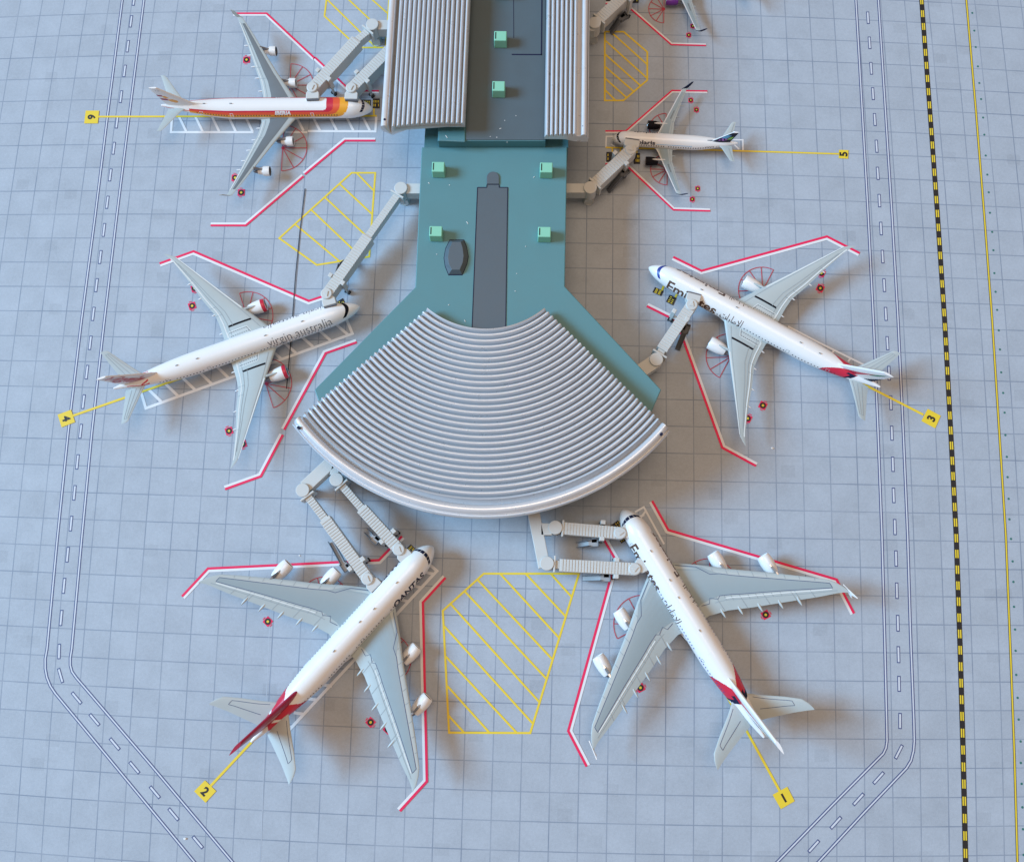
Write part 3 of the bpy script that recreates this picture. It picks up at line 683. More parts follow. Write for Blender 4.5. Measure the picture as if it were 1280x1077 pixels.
# ------------------------------------------------------------------ aircraft
def interp(tab, x):
    if x <= tab[0][0]: return tab[0][1:]
    for a, b in zip(tab[:-1], tab[1:]):
        if x <= b[0]:
            t = (x - a[0]) / (b[0] - a[0]); return tuple(p + (q_ - p) * t for p, q_ in zip(a[1:], b[1:]))
    return tab[-1][1:]
class Air:
    def __init__(s, spec, nose, tail, zn, zt, label, group='airliners parked round the terminal', name='airliner'):
        s.sp = spec; n = G(nose[0], nose[1], zn / S); t = G(tail[0], tail[1], zt / S)
        h = (n - t).to_2d(); s.h = math.atan2(h.y, h.x); h.normalize()
        s.k = spec.get('k', 1.0)
        o = n.to_2d() - h * (spec['L'] / 2 / S)
        s.root = empty(name, (o.x, o.y, 0), s.h); tag(s.root, label, 'airliner', group)
    def P(s, x, b, z): return ((s.sp['L'] / 2 - x) / S, b / S, z / S)
    # --- fuselage
    def fus(s, x):
        p = s.sp; W, Hh, zc, Ln, Lt, L = p['w'], p['hh'], p['zc'], p['ln'], p['lt'], p['L']
        w = h = 1.0; dz = 0.0
        if x < Ln:
            t = max(0, x / Ln); e = p.get('ne', 2.0)
            w = max(1e-3, 1 - (1 - t) ** e) ** p.get('nq', .62); h = w; dz = -p.get('nd', .28) * Hh * (1 - t) ** 2.2
        elif x > L - Lt:
            t = (x - (L - Lt)) / Lt
            w = 1 - (1 - p.get('te', .10)) * t ** p.get('tw', 1.55); h = 1 - (1 - p.get('te', .10) * 1.1) * t ** 1.35; dz = Hh * (1 - h) * .80
        return W * w, Hh * h, zc + dz
    def fp(s, x, th, off=0.0):
        w, h, z = s.fus(x); return s.P(x, -(w + off) * math.sin(th), z + (h + off) * math.cos(th))   # th>0: right side
    def fuselage(s, mats, paint):
        p = s.sp; L = p['L']; nx, nt = int(L * 6), 112
        xs = []
        for k in range(nx + 1):
            t = k / nx; xs.append(L * t)
        xs = [0.012, .05, .12] + [x for x in xs if x > .2 and x < L - .02] + [L - .01]
        vs = [s.P(0, 0, s.fus(0)[2])]; rows = []
        for x in xs:
            rows.append(len(vs)); vs += [s.fp(x, 2 * math.pi * q_ / nt) for q_ in range(nt)]
        fs = []; idx = []
        for q_ in range(nt): fs.append((0, rows[0] + q_, rows[0] + (q_ + 1) % nt)); idx.append(paint(.01, 0))
        for a, (x0, x1) in enumerate(zip(xs[:-1], xs[1:])):
            for q_ in range(nt):
                th = 360 * (q_ + .5) / nt; th = th - 360 if th > 180 else th
                fs.append((rows[a] + q_, rows[a + 1] + q_, rows[a + 1] + (q_ + 1) % nt, rows[a] + (q_ + 1) % nt)); idx.append(paint((x0 + x1) / 2, th))
        fs.append(tuple(rows[-1] + q_ for q_ in range(nt))); idx.append(idx[-1])
        o = mesh('fuselage', vs, fs, mats, s.root, smooth=True, idx=idx)
        bm = bmesh.new(); bm.from_mesh(o.data); bmesh.ops.recalc_face_normals(bm, faces=bm.faces); bm.to_mesh(o.data); bm.free()
        s.fo = o; return o
    def patch(s, rects, off=.015, nx=2, nt=3):
        """rects (x0,x1,th0,th1,skew) -> verts/faces lying on the skin"""
        vs, fs = [], []
        for r in rects:
            x0, x1, a, b = r[:4]; f = r[4] if len(r) > 4 else (lambda th: 0)
            k = len(vs)
            for i in range(nx + 1):
                for j in range(nt + 1):
                    th = a + (b - a) * j / nt; vs.append(s.fp(x0 + (x1 - x0) * i / nx + f(th), R(th), off))
            for i in range(nx):
                for j in range(nt):
                    q_ = k + i * (nt + 1) + j; fs.append((q_, q_ + 1, q_ + nt + 2, q_ + nt + 1))
        return vs, fs
    def skin(s, name, rects, m_, off=.015, nx=2, nt=3, parent=None):
        v, f = s.patch(rects, off, nx, nt); return mesh(name, v, f, [m_], parent or s.fo)
    def windows(s, rows, m_='navy', step=.95, w=.34):
        for side in (1, -1):
            rc = []
            for th, x0, x1, gaps in rows:
                x = x0
                while x < x1:
                    if not any(g0 < x < g1 for g0, g1 in gaps):
                        dth = .42 / s.sp['w'] * 57.3 / 2; rc.append((x, x + w, side * (th - dth), side * (th + dth)))
                    x += step
            s.skin('window_row', rc, m_, nx=1, nt=1)
    def cockpit(s, x0, wid, bow, panes, m_='navy'):
        rc = [(x0, x0 + wid, a, b, (lambda th: bow * (th / 60) ** 2)) for a, b in panes]
        s.skin('cockpit_window', rc, m_, off=.03, nx=3, nt=max(5, int(abs(panes[0][1] - panes[0][0]) / 4)))
    def doors(s, xs, th0, th1, m_='lineg', w=1.0):
        for side in (1, -1):
            for x in xs:
                t = .13; dt = t / s.sp['w'] * 57.3
                s.skin('door', [(x, x + t, side * th0, side * th1), (x + w - t, x + w, side * th0, side * th1), (x + t, x + w - t, side * th0, side * (th0 + dt)), (x + t, x + w - t, side * (th1 - dt), side * th1)], m_, off=.012)
    def title(s, txt, x0, x1, th, hgt, side, m_, shear=0.0, offset=0.0, name='title'):
        me = glyph_mesh(txt, 1.0, shear, offset)
        if not me.vertices: return
        xs = [v.co.x for v in me.vertices]; ys = [v.co.y for v in me.vertices]
        a, b = min(xs), max(xs); y0, y1 = 0.0, max(ys)
        bm = bmesh.new(); bm.from_mesh(me); bmesh.ops.triangulate(bm, faces=bm.faces)
        for k in range(-3, 14):
            ge = bm.verts[:] + bm.edges[:] + bm.faces[:]
            bmesh.ops.bisect_plane(bm, geom=ge, plane_co=(0, k * .08, 0), plane_no=(0, 1, 0))
        for v in bm.verts:
            u = (v.co.x - a) / (b - a) * abs(x1 - x0); y = (v.co.y - y0) / (y1 - y0) * hgt
            x = x0 + u if side < 0 else x0 - u
            ang = R(th) - y / s.sp['w']
            v.co = s.fp(x, ang * side, .022)
        bm.to_mesh(me); bm.free(); me.materials.clear()
        return link(name, me, s.fo, [m_])
    # --- lifting surfaces
    def wing(s, st, zfun, thick, side, m_='wing', name='wing', nb=34, ns=14):
        st = sorted(st); b0, b1 = st[0][0], st[-1][0]
        def surf(b, t, up=1):
            le, te = interp(st, b); c = max(.05, te - le)
            th = thick(b) * c * (2.6 * math.sqrt(max(0, t)) * (1 - t) ** .9 * .55 + .015 * (1 - t))
            return le + c * t, b, zfun(b) + (th if up else -th * .75)
        vs = []
        bs = [b0 + (b1 - b0) * k / nb for k in range(nb + 1)]
        bs = sorted(set(bs + [q_[0] for q_ in st])); row = 2 * ns
        for b in bs:
            for k in range(ns): x, y, z = surf(b, (k / ns) ** 1.5); vs.append(s.P(x, y * side, z))
            for k in range(ns): x, y, z = surf(b, ((ns - k) / ns) ** 1.5, 0); vs.append(s.P(x, y * side, z))
        fs = [(a * row + k, a * row + (k + 1) % row, (a + 1) * row + (k + 1) % row, (a + 1) * row + k) for a in range(len(bs) - 1) for k in range(row)]
        fs += [tuple(range(row)), tuple((len(bs) - 1) * row + k for k in range(row))[::-1]]
        o = mesh(name, vs, fs, [m_], s.root, smooth=True)
        bm = bmesh.new(); bm.from_mesh(o.data); bmesh.ops.recalc_face_normals(bm, faces=bm.faces); bm.to_mesh(o.data); bm.free()
        smooth_angle(o, 50)
        return o, surf
    def onwing(s, surf, side, name, m_, parent, quads=(), lines=(), off=.03, wd=.16):
        """quads: (b0,b1, t0(b), t1(b)); lines: list of (b,t) polylines, drawn on the upper skin"""
        vs, fs = [], []
        for q_ in quads:
            b0, b1, f0, f1 = q_; nb = 14; ns = 7; k = len(vs)
            for i in range(nb + 1):
                b = b0 + (b1 - b0) * i / nb
                for j in range(ns + 1):
                    t = f0(b) + (f1(b) - f0(b)) * j / ns; x, y, z = surf(b, t); vs.append(s.P(x, y * side, z + off))
            fs += [(k + i * (ns + 1) + j, k + i * (ns + 1) + j + 1, k + (i + 1) * (ns + 1) + j + 1, k + (i + 1) * (ns + 1) + j) for i in range(nb) for j in range(ns)]
        for ln in lines:
            pts = []
            for (b, t), (b2, t2) in zip(ln[:-1], ln[1:]):
                n = max(1, int(abs(b2 - b) / 1.2) + int(abs(t2 - t) / .08))
                pts += [(b + (b2 - b) * i / n, t + (t2 - t) * i / n) for i in range(n)]
            pts.append(ln[-1]); pp = [Vector(surf(*q_)) for q_ in pts]
            k = len(vs)
            for i, p in enumerate(pp):
                d = (pp[min(i + 1, len(pp) - 1)] - pp[max(i - 1, 0)]).to_2d().normalized(); n = Vector((-d.y, d.x)) * wd / 2
                vs += [s.P(p.x + n.x, (p.y + n.y) * side, p.z + off + .012), s.P(p.x - n.x, (p.y - n.y) * side, p.z + off + .012)]
            fs += [(k + 2 * i, k + 2 * i + 1, k + 2 * i + 3, k + 2 * i + 2) for i in range(len(pp) - 1)]
        o = mesh(name, vs, fs, [m_], parent)
        bm = bmesh.new(); bm.from_mesh(o.data)
        for f_ in bm.faces:
            f_.normal_update()
            if f_.normal.z < 0: f_.normal_flip()
        bm.to_mesh(o.data); bm.free()
        return o
    def fairings(s, surf, side, bs, ln, parent, m_='wing', r=.38, drop=.35):
        for b in bs:
            x, y, z = surf(b, 1.0); n = 10; vs = []; rows = 9
            for i in range(rows):
                t = i / (rows - 1); rr = r * (math.sin(math.pi * (t * .92 + .04)) ** .7); xx = x - ln * .55 + ln * t
                vs += [s.P(xx, y * side + rr * .6 * math.cos(2 * math.pi * q_ / n), z - drop + rr * math.sin(2 * math.pi * q_ / n)) for q_ in range(n)]
            fs = [(i * n + q_, i * n + (q_ + 1) % n, (i + 1) * n + (q_ + 1) % n, (i + 1) * n + q_) for i in range(rows - 1) for q_ in range(n)] + [tuple(range(n)), tuple((rows - 1) * n + q_ for q_ in range(n))]
            mesh('flap_fairing', vs, fs, [m_], parent, smooth=True)
    def fin(s, xb0, xb1, xt0, xt1, zb_, zt_, thick, mats, paint, lead=1.0):
        nh, nc = 46, 46; vs = []
        def pt(h, t, sg):
            hh = h ** lead if lead != 1 else h
            x0 = xb0 + (xt0 - xb0) * h; x1 = xb1 + (xt1 - xb1) * h
            th = thick * (1 - .45 * h) * (1.9 * math.sqrt(max(0, t)) * (1 - t) ** .9 + .04 * (1 - t) + .02)
            return s.P(x0 + (x1 - x0) * t, -sg * th, zb_ + (zt_ - zb_) * hh)
        for sg in (1, -1):
            for a in range(nh + 1):
                for c in range(nc + 1): vs.append(pt(a / nh, c / nc, sg))
        n1 = (nh + 1) * (nc + 1); fs, idx = [], []
        for k, sg in ((0, 1), (n1, -1)):
            for a in range(nh):
                for c in range(nc):
                    q_ = k + a * (nc + 1) + c; f_ = (q_, q_ + 1, q_ + nc + 2, q_ + nc + 1); fs.append(f_ if sg < 0 else f_[::-1]); idx.append(paint((a + .5) / nh, (c + .5) / nc, sg))
        for c in range(nc):
            q_ = nh * (nc + 1) + c; fs.append((q_, q_ + 1, n1 + q_ + 1, n1 + q_)); idx.append(paint(.99, (c + .5) / nc, 1))
        for a in range(nh):
            for c in (0, nc):
                q_ = a * (nc + 1) + c; fs.append((q_, q_ + nc + 1, n1 + q_ + nc + 1, n1 + q_)); idx.append(paint((a + .5) / nh, .01 if c == 0 else .99, 1))
        o = mesh('tail_fin', vs, fs, mats, s.root, smooth=True, idx=idx)
        bm = bmesh.new(); bm.from_mesh(o.data); bmesh.ops.remove_doubles(bm, verts=bm.verts, dist=1e-5); bmesh.ops.recalc_face_normals(bm, faces=bm.faces); bm.to_mesh(o.data); bm.free()
        smooth_angle(o, 60); s.finp = pt; return o
    def engine(s, xf, b, z, d, ln, side, cowl='white', lip='chrome', pyl='metalgrey', xw=None, zw=None, pw=.5, band=None, coreln=.2, prof=None):
        """prof: list (t,r) along nacelle"""
        prof = prof or [(.0, .86), (.02, .93), (.07, .97), (.18, 1.0), (.25, 1.0), (.5, .95), (.72, .80), (.80, .70)]
        n = 36; ax = [(0.14, .70), (0.03, .78), (0.0, .86)] + prof[1:]
        vs, fs, idx = [], [], []
        for t, r in ax: vs += [s.P(xf + ln * t, side * b + d / 2 * r * math.sin(2 * math.pi * q_ / n), z + d / 2 * r * math.cos(2 * math.pi * q_ / n)) for q_ in range(n)]
        for a in range(len(ax) - 1):
            for q_ in range(n):
                fs.append((a * n + q_, a * n + (q_ + 1) % n, (a + 1) * n + (q_ + 1) % n, (a + 1) * n + q_))
                t = (ax[a][0] + ax[a + 1][0]) / 2
                idx.append(2 if a < 1 else 1 if a < 3 else (3 if band and ax[a + 1][0] <= band else 0))
        fs.append(tuple((len(ax) - 1) * n + q_ for q_ in range(n))); idx.append(2)
        o = mesh('engine', vs, fs, [cowl, lip, 'stair', 'red'], s.root, idx=idx)
        bm = bmesh.new(); bm.from_mesh(o.data); bmesh.ops.recalc_face_normals(bm, faces=bm.faces); bm.to_mesh(o.data); bm.free(); smooth_angle(o, 40)
        vs = []; cx = [(.135, .705)]; vs += [s.P(xf + ln * .13, side * b + d / 2 * .7 * math.sin(2 * math.pi * q_ / n), z + d / 2 * .7 * math.cos(2 * math.pi * q_ / n)) for q_ in range(n)]; vs.append(s.P(xf + ln * .05, side * b, z))
        mesh('intake', vs, [(q_, (q_ + 1) % n, n) for q_ in range(n)], ['stair'], o, smooth=False)
        vs = []
        for t, r in ((.74, .52), (.90, .44), (1.0, .34), (1.12, .05)): vs += [s.P(xf + ln * t, side * b + d / 2 * r * math.sin(2 * math.pi * q_ / n), z + d / 2 * r * math.cos(2 * math.pi * q_ / n)) for q_ in range(n)]
        mesh('exhaust', vs, [(a * n + q_, a * n + (q_ + 1) % n, (a + 1) * n + (q_ + 1) % n, (a + 1) * n + q_) for a in range(3) for q_ in range(n)] + [tuple(3 * n + q_ for q_ in range(n))], ['metalgrey'], o, smooth=True)
        # pylon: raised blade from cowl crown to wing
        x0 = xf + ln * .42; x1 = xw; zt0 = z + d / 2 * .99; bm_ = MB(); w = pw / 2
        sec = [(x0, z + d * .44, zt0 + .10, .45), (x0 + (x1 - x0) * .35, z + d * .40, zt0 + .22, 1.0), (x1, z + d * .35, max(zw, zt0 + .2), 1.0), (x1 + 1.6, zw - .7, zw + .05, .6)]
        v = []
        for x, za, zb_, k in sec:
            v += [s.P(x, side * b - w * k, za), s.P(x, side * b + w * k, za), s.P(x, side * b + w * k, zb_), s.P(x, side * b - w * k, zb_)]
        f_ = [(4 * a + q_, 4 * a + (q_ + 1) % 4, 4 * a + 4 + (q_ + 1) % 4, 4 * a + 4 + q_) for a in range(3) for q_ in range(4)] + [(0, 1, 2, 3), (12, 13, 14, 15)]
        bm_.add(v, f_); bevel(bm_.build('pylon', [pyl], o), .01)
        return o
    def gear(s, x, b, top, r, wheels, name='landing_gear'):
        bm_ = MB(); p = s.P(x, b, 0); bm_.cyl(p, .28 / S, (r * .9) / S, top / S, n=12)
        g = bm_.build(name, ['metalgrey'], s.root)
        bm_ = MB()
        for dx, db in wheels: q_ = s.P(x + dx, b + db, 0); bm_.wheel((q_[0], q_[1], r / S), r / S, .5 / S, (0, 1, 0))
        bm_.build('wheel', ['tyre'], g)
    def belly(s, x0, x1, w, zc, hh, m_='white'):
        n, rows = 40, 40; vs = []
        for i in range(rows + 1):
            t = i / rows; k = max(0.001, 1 - abs(2 * t - 1) ** 2.6) ** .55
            vs += [s.P(x0 + (x1 - x0) * t, w * k * math.cos(2 * math.pi * q_ / n), zc + hh * k * math.sin(2 * math.pi * q_ / n)) for q_ in range(n)]
        fs = [(i * n + q_, i * n + (q_ + 1) % n, (i + 1) * n + (q_ + 1) % n, (i + 1) * n + q_) for i in range(rows) for q_ in range(n)] + [tuple(range(n)), tuple(rows * n + q_ for q_ in range(n))]
        mesh('belly_fairing', vs, fs, [m_], s.root, smooth=True)
    def blade(s, name, pts, th, m_, side, parent):
        """thin plate through 3D points (x,b,z) with thickness across b"""
        n = len(pts); vs = [s.P(x, (b - th) * side, z) for x, b, z in pts] + [s.P(x, (b + th) * side, z) for x, b, z in pts]
        fs = [tuple(range(n)), tuple(range(2 * n - 1, n - 1, -1))] + [(i, (i + 1) % n, n + (i + 1) % n, n + i) for i in range(n)]
        o = mesh(name, vs, fs, [m_], parent)
        bm = bmesh.new(); bm.from_mesh(o.data); bmesh.ops.recalc_face_normals(bm, faces=bm.faces); bm.to_mesh(o.data); bm.free(); return o
    def antennas(s, pts):
        for x, th in pts:
            w, h, z = s.fus(x); bm_ = MB(); p = s.P(x, -w * math.sin(R(th)), z + h * math.cos(R(th)) - .05); q_ = s.P(x + .7, 0, 0)
            bm_.prism([(p[0], p[1] - .012), (p[0], p[1] + .012), (p[0] - .09, p[1] + .006), (p[0] - .09, p[1] - .006)], p[2], p[2] + .045); bm_.build('antenna', ['metalgrey'], s.fo)

def tailplanes(A, st, z0, z1, m_='tailgrey', th=.075, lines=(), panel=None, lm='lineg'):
    bs = [q_[0] for q_ in st]
    for side in (1, -1):
        o, sf = A.wing(st, lambda b: z0 + (z1 - z0) * (b - min(bs)) / (max(bs) - min(bs)), lambda b: th, side, m_, 'tailplane', nb=14, ns=10)
        if lines: A.onwing(sf, side, 'panel_line', lm, o, lines=lines, wd=.13)
c_ = lambda v: (lambda b: v)
def lf(b0, v0, b1, v1): return lambda b: v0 + (v1 - v0) * (b - b0) / (b1 - b0)

# ---- double-deck type
def a380(nose, tail, label, livery):
    A = Air(dict(L=68.6, w=3.72, hh=4.25, zc=6.2, ln=8.6, lt=24, nq=.60, nd=.22, te=.09, tw=1.6), nose, tail, 5.5, 8.5, label)
    livery(A)
    st = [(2.2, 17.6, 36.2), (4.9, 19.6, 35.9), (10.0, 23.3, 37.2), (15.5, 27.7, 39.6), (24.7, 34.4, 43.2), (32, 39.9, 46.1), (36.6, 43.6, 47.7), (38.0, 45.4, 48.3), (39.0, 47.2, 48.9), (39.5, 48.9, 49.3)]
    zf = lambda b: 5.2 + (b - 2) * .135 - .0009 * b * b * .6
    for side in (1, -1):
        o, sf = A.wing(st, zf, lambda b: .12 - .0011 * b, side)
        t0 = lf(5, .20, 36, .27); t1 = lf(5, .62, 36, .62)
        A.onwing(sf, side, 'wing_panel', 'panel', o, quads=[(3.3, 10, c_(.04), lf(3.3, .80, 10, .68)), (10, 13, lf(10, .05, 13, .16), lf(10, .68, 13, .655)), (13, 36.3, lf(13, .16, 36.3, .26), lf(13, .655, 36.3, .60))])
        A.onwing(sf, side, 'panel_line', 'line', o, lines=[[(4.2, .05), (8.6, .05), (10.8, .20), (13, .16), (36.3, .26), (36.3, .60), (13, .655), (10, .68), (9.2, .74), (7.4, .70), (6.6, .80), (4.5, .80)]], wd=.16)
        A.onwing(sf, side, 'flap_line', 'lineg', o, lines=[[(8, .80), (12, .77), (37, .80)]] + [[(b, .66), (b + .2, .99)] for b in (9, 14.5, 20, 26.5, 27.4, 31)] + [[(b, .66), (b, .79)] for b in (11, 12.6, 16.5, 18.3, 22, 24)] + [[(b, .01), (b - .3, .17)] for b in (12, 15, 17.5, 20.6, 23.5, 27.4, 30.5, 33.7)], wd=.15)
        A.onwing(sf, side, 'slat_line', 'lightline', o, lines=[[(11, .735), (13, .72), (36, .68)]], wd=.30)
        A.fairings(sf, side, (8.5, 12.8, 17.6, 22.6, 27.2), 4.0, o, r=.62, m_='rescue')
        for xf, b, z in ((22.4, 15.0, 3.7), (29.8, 26.1, 4.7)):
            A.engine(xf, b, z, 3.65, 6.2, side, pyl=A.pyl, xw=xf + 5.2, zw=zf(b) + .2, pw=.62, cowl='white', lip='white', prof=[(.0, .84), (.02, .90), (.1, .99), (.3, 1.06), (.55, 1.02), (.78, .88), (.88, .78)])
        if A.fence:
            A.blade('winglet', [(46.6, 39.3, 8.9), (48.0, 39.5, 9.3), (50.7, 39.9, 10.6), (51.3, 40.0, 10.7), (50.0, 39.55, 9.3), (51.0, 39.6, 8.0), (50.5, 39.5, 7.9)], .10, 'white', side, o)
    tailplanes(A, [(1.5, 56.6, 64.6), (5.2, 59.4, 65.7), (10, 62.6, 67.2), (13.4, 65.2, 68.5), (14.3, 66.8, 68.9), (14.7, 68.4, 69.1)], 8.6, 10.6, th=.09,
               lines=[[(3, .12), (11, .24), (11, .56), (3, .60)]], lm='line')
    A.belly(15.5, 43.5, 4.35, 3.6, 2.1)
    A.gear(6, 0, 3.4, .55, ((0, .5), (0, -.5)), 'nose_gear')
    for b in (-6, 6): A.gear(33, b, 5.2, .75, ((-.9, .7), (-.9, -.7), (.9, .7), (.9, -.7)))
    for b in (-2.6, 2.6): A.gear(35.5, b, 3.4, .75, ((-1.7, .7), (-1.7, -.7), (0, .7), (0, -.7), (1.7, .7), (1.7, -.7)))
    A.antennas([(13, 0), (22, 4), (27, -3), (37, 0)])
    return A
PANES = [(-64, -46), (-44, -27), (-25, -2), (2, 25), (27, 44), (46, 64)]
def liv_kanga(A):
    def edge(th): return 51.8 + 4.2 * max(0, (95 - abs(th)) / 95) ** 1.2 - (1.6 if abs(th) > 60 else 0) * (abs(th) - 60) / 60
    def paint(x, th):
        a = abs(th)
        if a > 150: return 0
        e = edge(th)
        if x < e or x > 62.6 + .016 * a: return 0
        s_ = 58.6 + (90 - a) * .035
        if abs(x - s_) < .55 and a > 18: return 0
        return 1
    A.pyl = 'metalgrey'; A.fence = False
    A.fuselage(['white', 'red', 'darkred'], paint)
    A.cockpit(2.4, .85, 1.0, PANES)
    A.windows([(70, 12, 54, ((20, 21.5), (33, 35), (44, 46))), (97, 8, 50, ())])
    A.title('QANTAS', 18.6, 6.8, 88, 2.3, 1, 'navy', .28, .03); A.title('QANTAS', 6.8, 18.6, 93, 2.3, -1, 'navy', .28, .03)
    def fp_(h, t, sg):     # red fin with a pale streak
        return 0
    def fp2(h, t, sg):
        d = t - (.30 + .38 * h); return 1 if -.035 < d < .035 and .12 < h < .62 else 0
    A.fin(51.0, 65.2, 66.2, 70.3, 10.1, 24.1, 1.0, ['darkred', 'white'], fp2)
    A.doors((9, 30), 56, 74)
def em_paint(x0):
    def paint(x, th):
        a = abs(th)
        if a > 120: return 0
        f = x0 + 5.2 * max(0, (70 - a) / 70) ** 1.4 - .02 * a; g = x0 + 5.6 + .012 * (60 - a) * 2
        if x < f: return 0
        if x < g - 1.1 * (a < 40): return 1
        if x < g + (1.4 if a < 70 else .8): return 2 if a > 22 else 1
        return 0
    return paint
def em_fin(h, t, sg):
    c = .36 + .25 * h
    if h < .66 and abs(t - c) < .17 * (1 - h / .66): return 1
    if .40 < h < .96 and abs(t - c - .09) < .10 * math.sin(math.pi * (h - .40) / .56): return 3
    if h < .55 and t > .78 + .36 * h: return 2
    return 0
AR = '\uFE95\uFE8D\uFEAD\uFE8E\uFEE3\uFEF9\uFE8D'
def liv_em380(A):
    A.pyl = 'chrome'; A.fence = True
    A.fuselage(['white', 'red', 'navy'], em_paint(50.6))
    A.cockpit(2.4, .85, 1.0, PANES, 'navy')
    A.windows([(66, 13, 54, ((30, 31.5), (41, 43))), (93, 8, 50, ())], 'blue')
    for sd, (x0, x1, y0, y1) in ((1, (22.8, 9.4, 33.0, 25.4)), (-1, (9.6, 23.2, 25.6, 33.2))):
        A.title('Emirates', x0, x1, 93 if sd < 0 else 97, 3.7, sd, 'gold', 0, .02); A.title(AR, y0, y1, 92, 3.2, sd, 'gold', 0, .01)
    A.fin(51.0, 65.6, 67.4, 71.0, 10.1, 24.1, .95, ['white', 'red', 'navy', 'green'], em_fin)
    A.doors((9, 30, 44), 52, 70)
Rz = Zm(390, 650, 7.111)
a380((541, 682.5), (310.3, 931.6), 'white double-deck airliner with dark red tail, four white engines and black slanted title', liv_kanga)
a380((740 + 272 / 7.111, 620 + 120 / 7.111), (850 + 745 / 7.111, 830 + 650 / 7.111), 'white double-deck airliner with white-tipped wings and small red, black and green tail bands', liv_em380)

# ---- long twin-jet type
def b777(nose, tail, label, livery, ringband, raked=True):
    A = Air(dict(L=72.1, w=3.25, hh=3.2, zc=5.45, ln=10.5, lt=23, nq=.64, nd=.30, te=.07, tw=1.7), nose, tail, 5.2, 7.2, label)
    livery(A)
    st = [(2.0, 24.8, 40.2), (3.6, 26.3, 39.5), (8, 29.3, 39.4), (11.5, 31.7, 39.7), (16.8, 35.3, 41.7), (22.3, 39.0, 43.3), (26.6, 41.9, 44.8), (30.0, 44.2, 46.0), (31.4, 45.2, 46.7), (32.4, 46.5, 47.3), (33.0, 47.5, 47.8)]
    zf = lambda b: 4.3 + (b - 2) * .125
    for side in (1, -1):
        o, sf = A.wing(st, zf, lambda b: .115 - .0012 * b, side)
        A.onwing(sf, side, 'walkway_stripe', 'black', o, lines=[[(7.0, .15), (7.0, .79)]], wd=.55)
        A.onwing(sf, side, 'rescue_panel', 'rescue', o, quads=[(3.2, 5.2, c_(.40), c_(.86))], off=.02)
        A.onwing(sf, side, 'rescue_marking', 'greytxt', o, lines=[[(b, .40 + .46 * k / 9), (b, .40 + .46 * (k + .55) / 9)] for b in (4.0, 5.1) for k in range(9)] + [[(3.6 + 1.5 * k / 4, .40), (3.6 + 1.5 * (k + .5) / 4, .40)] for k in range(4)], wd=.15, off=.035)
        A.onwing(sf, side, 'rescue_outline', 'lightline', o, lines=[[(3.4, .375), (5.45, .375), (5.45, .875), (3.4, .875)]], wd=.2, off=.03)
        A.onwing(sf, side, 'panel_line', 'lineg', o, lines=[[(4, .15), (12, .13), (31, .12)], [(4, .80), (11, .76), (30, .72)], [(11, .76), (11, 1.0)], [(13.6, .76), (13.6, 1.0)], [(23, .74), (23, 1.0)], [(7, .66), (11.5, .62), (29, .62)]], wd=.15)
        A.onwing(sf, side, 'slat_line', 'lightline', o, lines=[[(4, .90), (11, .87), (31, .86)], [(11, .05), (31, .05)]], wd=.34)
        A.fairings(sf, side, (6, 11.7, 17.5, 22.5), 2.2, o, r=.36, m_='white')
        A.engine(25.4, 10.5, 3.05, 3.9, 6.6, side, xw=31.0, zw=zf(10.5) + .2, pw=.55, pyl='wing', lip='chrome', band=.19 if ringband else None)
        # pylon outline
    tailplanes(A, [(1.2, 63.2, 69.4), (4, 65.5, 70.2), (10.6, 70.4, 72.4), (10.9, 71.2, 72.6)], 6.7, 8.9, lines=[[(2, .16), (9.8, .22), (9.8, .70), (2, .66)], [(2, .42), (9.6, .45)]], lm='lineg')
    A.belly(20.5, 44, 3.55, 3.7, 2.2)
    A.gear(6, 0, 3.0, .55, ((0, .45), (0, -.45)), 'nose_gear')
    for b in (-5.5, 5.5): A.gear(37, b, 4.4, .66, ((-1.5, .7), (-1.5, -.7), (0, .7), (0, -.7), (1.5, .7), (1.5, -.7)))
    A.antennas([(16, 0), (27, 6), (47, 2), (53, 0)])
    return A
def liv_script(A):
    def paint(x, th):
        a = abs(th)
        if 62.3 < x < 68.5:          # red sweep that runs on from the fin lettering
            c = 64 + 12 * math.sin((x - 62.3) * .75)
            if abs(a - c) < 7: return 1
            if x < 64.6 and abs(a - (30 + (x - 62.3) * 15)) < 6.5: return 1
        if 61.6 < x < 64.4 and -50 < th < -12 and (x * 1.6 + th * .06) % 1.3 < .55: return 1
        return 0
    A.fuselage(['white', 'red'], paint)
    A.cockpit(2.9, 1.0, 1.5, [(-62, 62)], 'black')
    A.windows([(78, 11, 60, ((20, 21), (30, 31.5), (45, 46.5), (55, 56)))])
    A.title('virgin australia', 27.6, 8.6, 70, 2.55, 1, 'greytxt', 0, -.012); A.title('virgin australia', 8.6, 27.6, 70, 2.55, -1, 'greytxt', 0, -.012)
    fo = A.fin(59.0, 69.2, 69.6, 72.3, 8.3, 18.6, .62, ['silverfin', 'white'], lambda h, t, sg: 1 if h > .955 or t > .96 else 0)
    for sg in (1, -1):
        me = glyph_mesh('Virgin', 1.0, .35, .012); xs = [v.co.x for v in me.vertices]; ys = [v.co.y for v in me.vertices]; a, b = min(xs), max(xs); y0, y1 = min(ys), max(ys)
        for v in me.vertices:
            u = (v.co.x - a) / (b - a); w = (v.co.y - y0) / (y1 - y0)
            if sg > 0: u = 1 - u          # right flank reads from the tail to the nose
            # word climbs the fin: low at the front, high at the back
            h = .04 + .82 * u
            t = .95 - .86 * w
            p = Vector(A.finp(h, t, sg)); v.co = p + Vector((0, -sg * .012, 0))
        me.materials.clear(); link('title', me, fo, ['red'])
    A.doors((9.5, 20, 45, 57), 62, 92)
